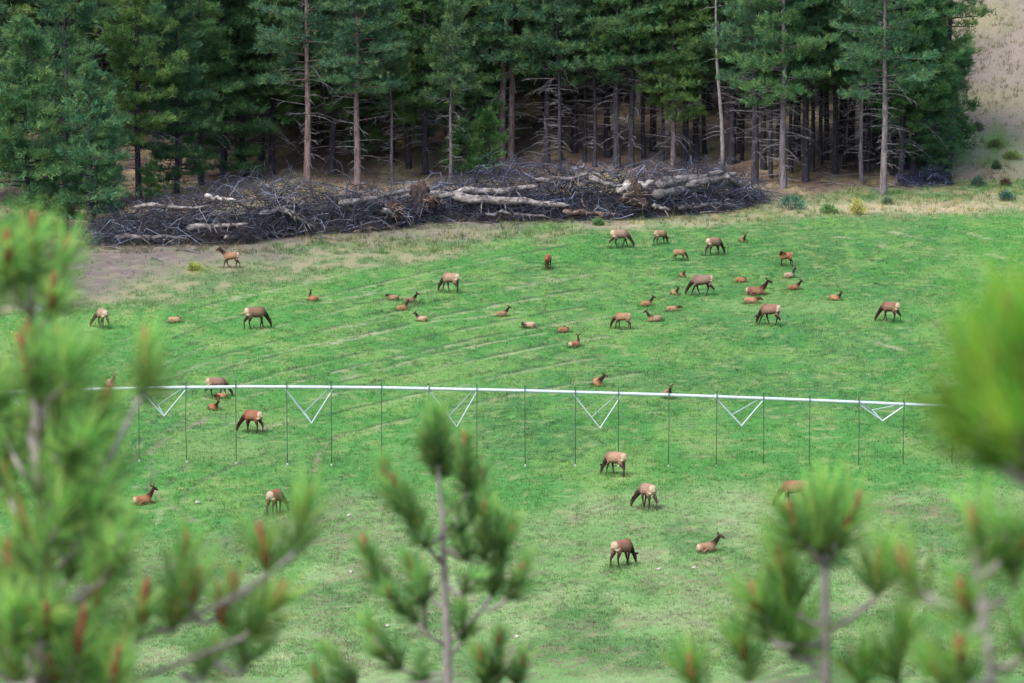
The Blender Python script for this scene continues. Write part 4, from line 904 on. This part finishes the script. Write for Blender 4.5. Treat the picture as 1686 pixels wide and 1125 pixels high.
def sapling(label, Z, stem, shoots, needle=.15, n=230, base=(.075, .17, .055), tipcol=(.20, .27, .07), seed=0, stem_r=(.032, .010), width=.0024, zj=.22, candle=.10):
    r = random.Random(seed); k = Z / FPX                    # metres per pixel of the photograph at this distance
    sp = [at_depth(x, y, Z) for x, y in stem]; bx, by = sp[0].x, sp[0].y; gz = float(hbase(bx, by))
    foot = Vector((bx + (sp[0].x - sp[1].x) * .2, by - .05, gz)); e = empty('pine_sapling', foot); tag(e, label, 'pine sapling', 'young pines close to the viewer')
    sp = [foot + Vector((0, 0, -.1)), foot.lerp(sp[0], .5) + Vector((.02, 0, 0))] + sp
    rads = [stem_r[0] * 1.9, stem_r[0] * 1.4] + [stem_r[0] + (stem_r[1] - stem_r[0]) * i / max(1, len(stem) - 1) for i in range(len(stem))]
    MB().tube([p - foot for p in sp], rads, 8, wob=.04).build('trunk', M['sapling_bark'], e)
    for j, sh in enumerate(shoots):
        att, foot_px, tip_px, cand = sh[:4]; dz = r.gauss(0, zj); nn = sh[4] if len(sh) > 4 else 1.0
        A = at_depth(att[0], att[1], Z); B = at_depth(foot_px[0], foot_px[1], Z + dz * .8); C_ = at_depth(tip_px[0], tip_px[1], Z + dz)
        mid = B.lerp(C_, .5) + Vector((r.gauss(0, .01), r.gauss(0, .03), -.012)); L = (C_ - B).length
        br = MB().tube([p - foot for p in (A, A.lerp(B, .55) + Vector((0, 0, -.01)), B, mid, C_)], [.008, .0075, .0065, .005, .004], 6).build('branch', M['sapling_bark'], e)
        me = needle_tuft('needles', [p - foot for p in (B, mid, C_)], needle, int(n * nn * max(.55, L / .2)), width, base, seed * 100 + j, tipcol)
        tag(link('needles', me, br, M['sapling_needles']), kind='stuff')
        if cand:
            d = (C_ - mid).normalized(); d = (d + Vector((0, 0, .5))).normalized(); c0 = C_ - foot - d * candle * .4; cl = candle * r.uniform(.75, 1.2)
            MB().tube([c0, c0 + d * cl * .4, c0 + d * cl * .8, c0 + d * cl], [.008, .0125, .010, .004], 7, wob=.12).build('bud_candle', M['candle'], br)
    return e
S_ = lambda ax, ay, bx, by, cx, cy, c=True, n=1.0: ((ax, ay), (bx, by), (cx, cy), c, n)
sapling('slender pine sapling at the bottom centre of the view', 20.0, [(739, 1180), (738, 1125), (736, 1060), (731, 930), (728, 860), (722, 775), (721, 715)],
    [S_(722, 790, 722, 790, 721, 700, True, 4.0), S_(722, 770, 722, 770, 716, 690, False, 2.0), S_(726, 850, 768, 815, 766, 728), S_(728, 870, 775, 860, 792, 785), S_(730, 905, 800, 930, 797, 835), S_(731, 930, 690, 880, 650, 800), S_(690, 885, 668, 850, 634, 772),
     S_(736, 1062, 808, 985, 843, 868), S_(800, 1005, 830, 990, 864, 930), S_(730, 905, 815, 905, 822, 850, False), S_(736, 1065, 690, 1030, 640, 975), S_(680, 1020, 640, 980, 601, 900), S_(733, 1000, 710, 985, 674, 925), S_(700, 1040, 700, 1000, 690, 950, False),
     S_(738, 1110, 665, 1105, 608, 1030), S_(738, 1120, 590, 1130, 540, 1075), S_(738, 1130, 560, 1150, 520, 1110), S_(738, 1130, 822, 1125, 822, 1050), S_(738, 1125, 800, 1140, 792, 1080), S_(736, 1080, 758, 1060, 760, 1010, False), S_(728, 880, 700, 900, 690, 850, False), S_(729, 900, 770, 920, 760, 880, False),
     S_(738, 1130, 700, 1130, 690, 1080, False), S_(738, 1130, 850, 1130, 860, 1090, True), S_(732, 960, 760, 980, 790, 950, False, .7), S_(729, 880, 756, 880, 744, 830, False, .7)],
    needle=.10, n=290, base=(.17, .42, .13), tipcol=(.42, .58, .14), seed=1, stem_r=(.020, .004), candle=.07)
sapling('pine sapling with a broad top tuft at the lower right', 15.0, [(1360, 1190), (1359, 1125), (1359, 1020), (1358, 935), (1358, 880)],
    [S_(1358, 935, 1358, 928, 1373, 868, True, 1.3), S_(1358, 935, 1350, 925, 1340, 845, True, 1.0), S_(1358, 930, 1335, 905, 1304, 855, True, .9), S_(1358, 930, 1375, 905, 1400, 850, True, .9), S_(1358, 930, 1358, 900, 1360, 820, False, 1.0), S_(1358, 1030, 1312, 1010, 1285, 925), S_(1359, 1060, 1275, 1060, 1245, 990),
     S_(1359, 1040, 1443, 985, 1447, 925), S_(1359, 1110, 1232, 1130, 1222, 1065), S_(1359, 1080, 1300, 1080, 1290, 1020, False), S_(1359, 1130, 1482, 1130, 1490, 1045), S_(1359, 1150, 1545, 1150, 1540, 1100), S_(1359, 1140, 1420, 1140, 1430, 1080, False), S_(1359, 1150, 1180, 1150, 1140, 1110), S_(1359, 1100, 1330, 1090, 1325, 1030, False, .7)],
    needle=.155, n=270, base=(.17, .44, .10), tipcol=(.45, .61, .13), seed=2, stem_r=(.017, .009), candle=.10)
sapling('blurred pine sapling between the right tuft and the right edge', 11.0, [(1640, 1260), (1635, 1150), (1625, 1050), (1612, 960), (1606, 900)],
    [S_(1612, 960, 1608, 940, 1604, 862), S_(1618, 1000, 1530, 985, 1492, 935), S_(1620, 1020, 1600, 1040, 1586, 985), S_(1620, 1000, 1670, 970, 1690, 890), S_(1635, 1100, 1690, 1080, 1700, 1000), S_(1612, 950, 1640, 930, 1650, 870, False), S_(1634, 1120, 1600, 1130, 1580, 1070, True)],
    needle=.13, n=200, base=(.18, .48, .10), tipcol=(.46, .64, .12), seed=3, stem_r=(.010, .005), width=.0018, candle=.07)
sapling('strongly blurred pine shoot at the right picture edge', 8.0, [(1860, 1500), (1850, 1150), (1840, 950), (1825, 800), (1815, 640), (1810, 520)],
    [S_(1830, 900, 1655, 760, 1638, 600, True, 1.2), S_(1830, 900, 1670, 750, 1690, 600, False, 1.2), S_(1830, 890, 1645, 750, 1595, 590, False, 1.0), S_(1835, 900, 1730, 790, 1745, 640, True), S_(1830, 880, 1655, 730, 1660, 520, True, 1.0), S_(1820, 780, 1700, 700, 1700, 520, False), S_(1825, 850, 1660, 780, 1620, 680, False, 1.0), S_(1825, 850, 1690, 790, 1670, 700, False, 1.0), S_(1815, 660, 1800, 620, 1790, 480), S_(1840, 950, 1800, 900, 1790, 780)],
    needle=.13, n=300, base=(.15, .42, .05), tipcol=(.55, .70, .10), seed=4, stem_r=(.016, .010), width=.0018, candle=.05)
LS = [S_(52, 560, 52, 470, 52, 392, True, 1.4), S_(52, 520, 20, 470, 13, 410), S_(52, 520, 90, 470, 110, 420), S_(52, 560, 75, 530, 87, 485), S_(52, 540, 50, 520, 45, 450, False), S_(60, 740, 72, 680, 90, 575), S_(120, 860, 228, 660, 239, 590, True, 1.2), S_(80, 800, 127, 720, 164, 680),
      S_(30, 860, 20, 830, 9, 770), S_(70, 880, 95, 860, 107, 808), S_(120, 900, 180, 900, 198, 862), S_(90, 1000, 160, 980, 177, 930), S_(30, 990, 20, 980, 14, 925), S_(100, 1030, 150, 1020, 161, 968), S_(60, 1080, 70, 1060, 77, 1008), S_(90, 1110, 120, 1100, 124, 1050), S_(120, 1140, 175, 1130, 180, 1082), S_(60, 1150, 84, 1150, 86, 1100),
      S_(100, 1090, 299, 1025, 303, 912, True, .8), S_(299, 1025, 320, 1010, 322, 962, True, .7), S_(260, 1030, 290, 1040, 296, 992, True, .7), S_(299, 1025, 440, 945, 434, 902, True, .8), S_(355, 1011, 480, 915, 502, 838, True, 1.1), S_(120, 1150, 400, 1050, 462, 980, True, 1.0), S_(355, 1011, 370, 1005, 385, 962, True, .6), S_(320, 1020, 355, 1020, 364, 1000, True, .5), S_(355, 1090, 395, 1110, 398, 1050, False, .7), S_(200, 1040, 225, 1050, 236, 1000, True, .8),
      S_(300, 1110, 330, 1120, 345, 1070, False, .7), S_(52, 640, 110, 640, 130, 590, False), S_(60, 720, 110, 770, 140, 720, False), S_(60, 790, 160, 800, 185, 745, False), S_(90, 900, 150, 870, 155, 810, False), 
      S_(80, 960, 110, 960, 115, 890, False), S_(60, 1020, 30, 1060, 20, 1000, False), S_(60, 1120, 30, 1130, 25, 1070, False), S_(0, 800, -25, 700, -30, 620), S_(0, 600, -30, 560, -40, 480, False), S_(60, 700, 90, 690, 100, 640, False)]
rf = random.Random(3)
for q in range(40):                                         # shoots filling the lower left of the crown
    tx = rf.uniform(-30, 225) * (1 if q % 5 else 1.25); ty = rf.uniform(560, 1120)
    if tx > 60 + (ty - 540) * .42: tx *= .55
    LS.append(S_(70, min(1180, ty + 130), tx + (20 if tx < 70 else -25), ty + 75, tx, ty, q % 4 == 0, .5))
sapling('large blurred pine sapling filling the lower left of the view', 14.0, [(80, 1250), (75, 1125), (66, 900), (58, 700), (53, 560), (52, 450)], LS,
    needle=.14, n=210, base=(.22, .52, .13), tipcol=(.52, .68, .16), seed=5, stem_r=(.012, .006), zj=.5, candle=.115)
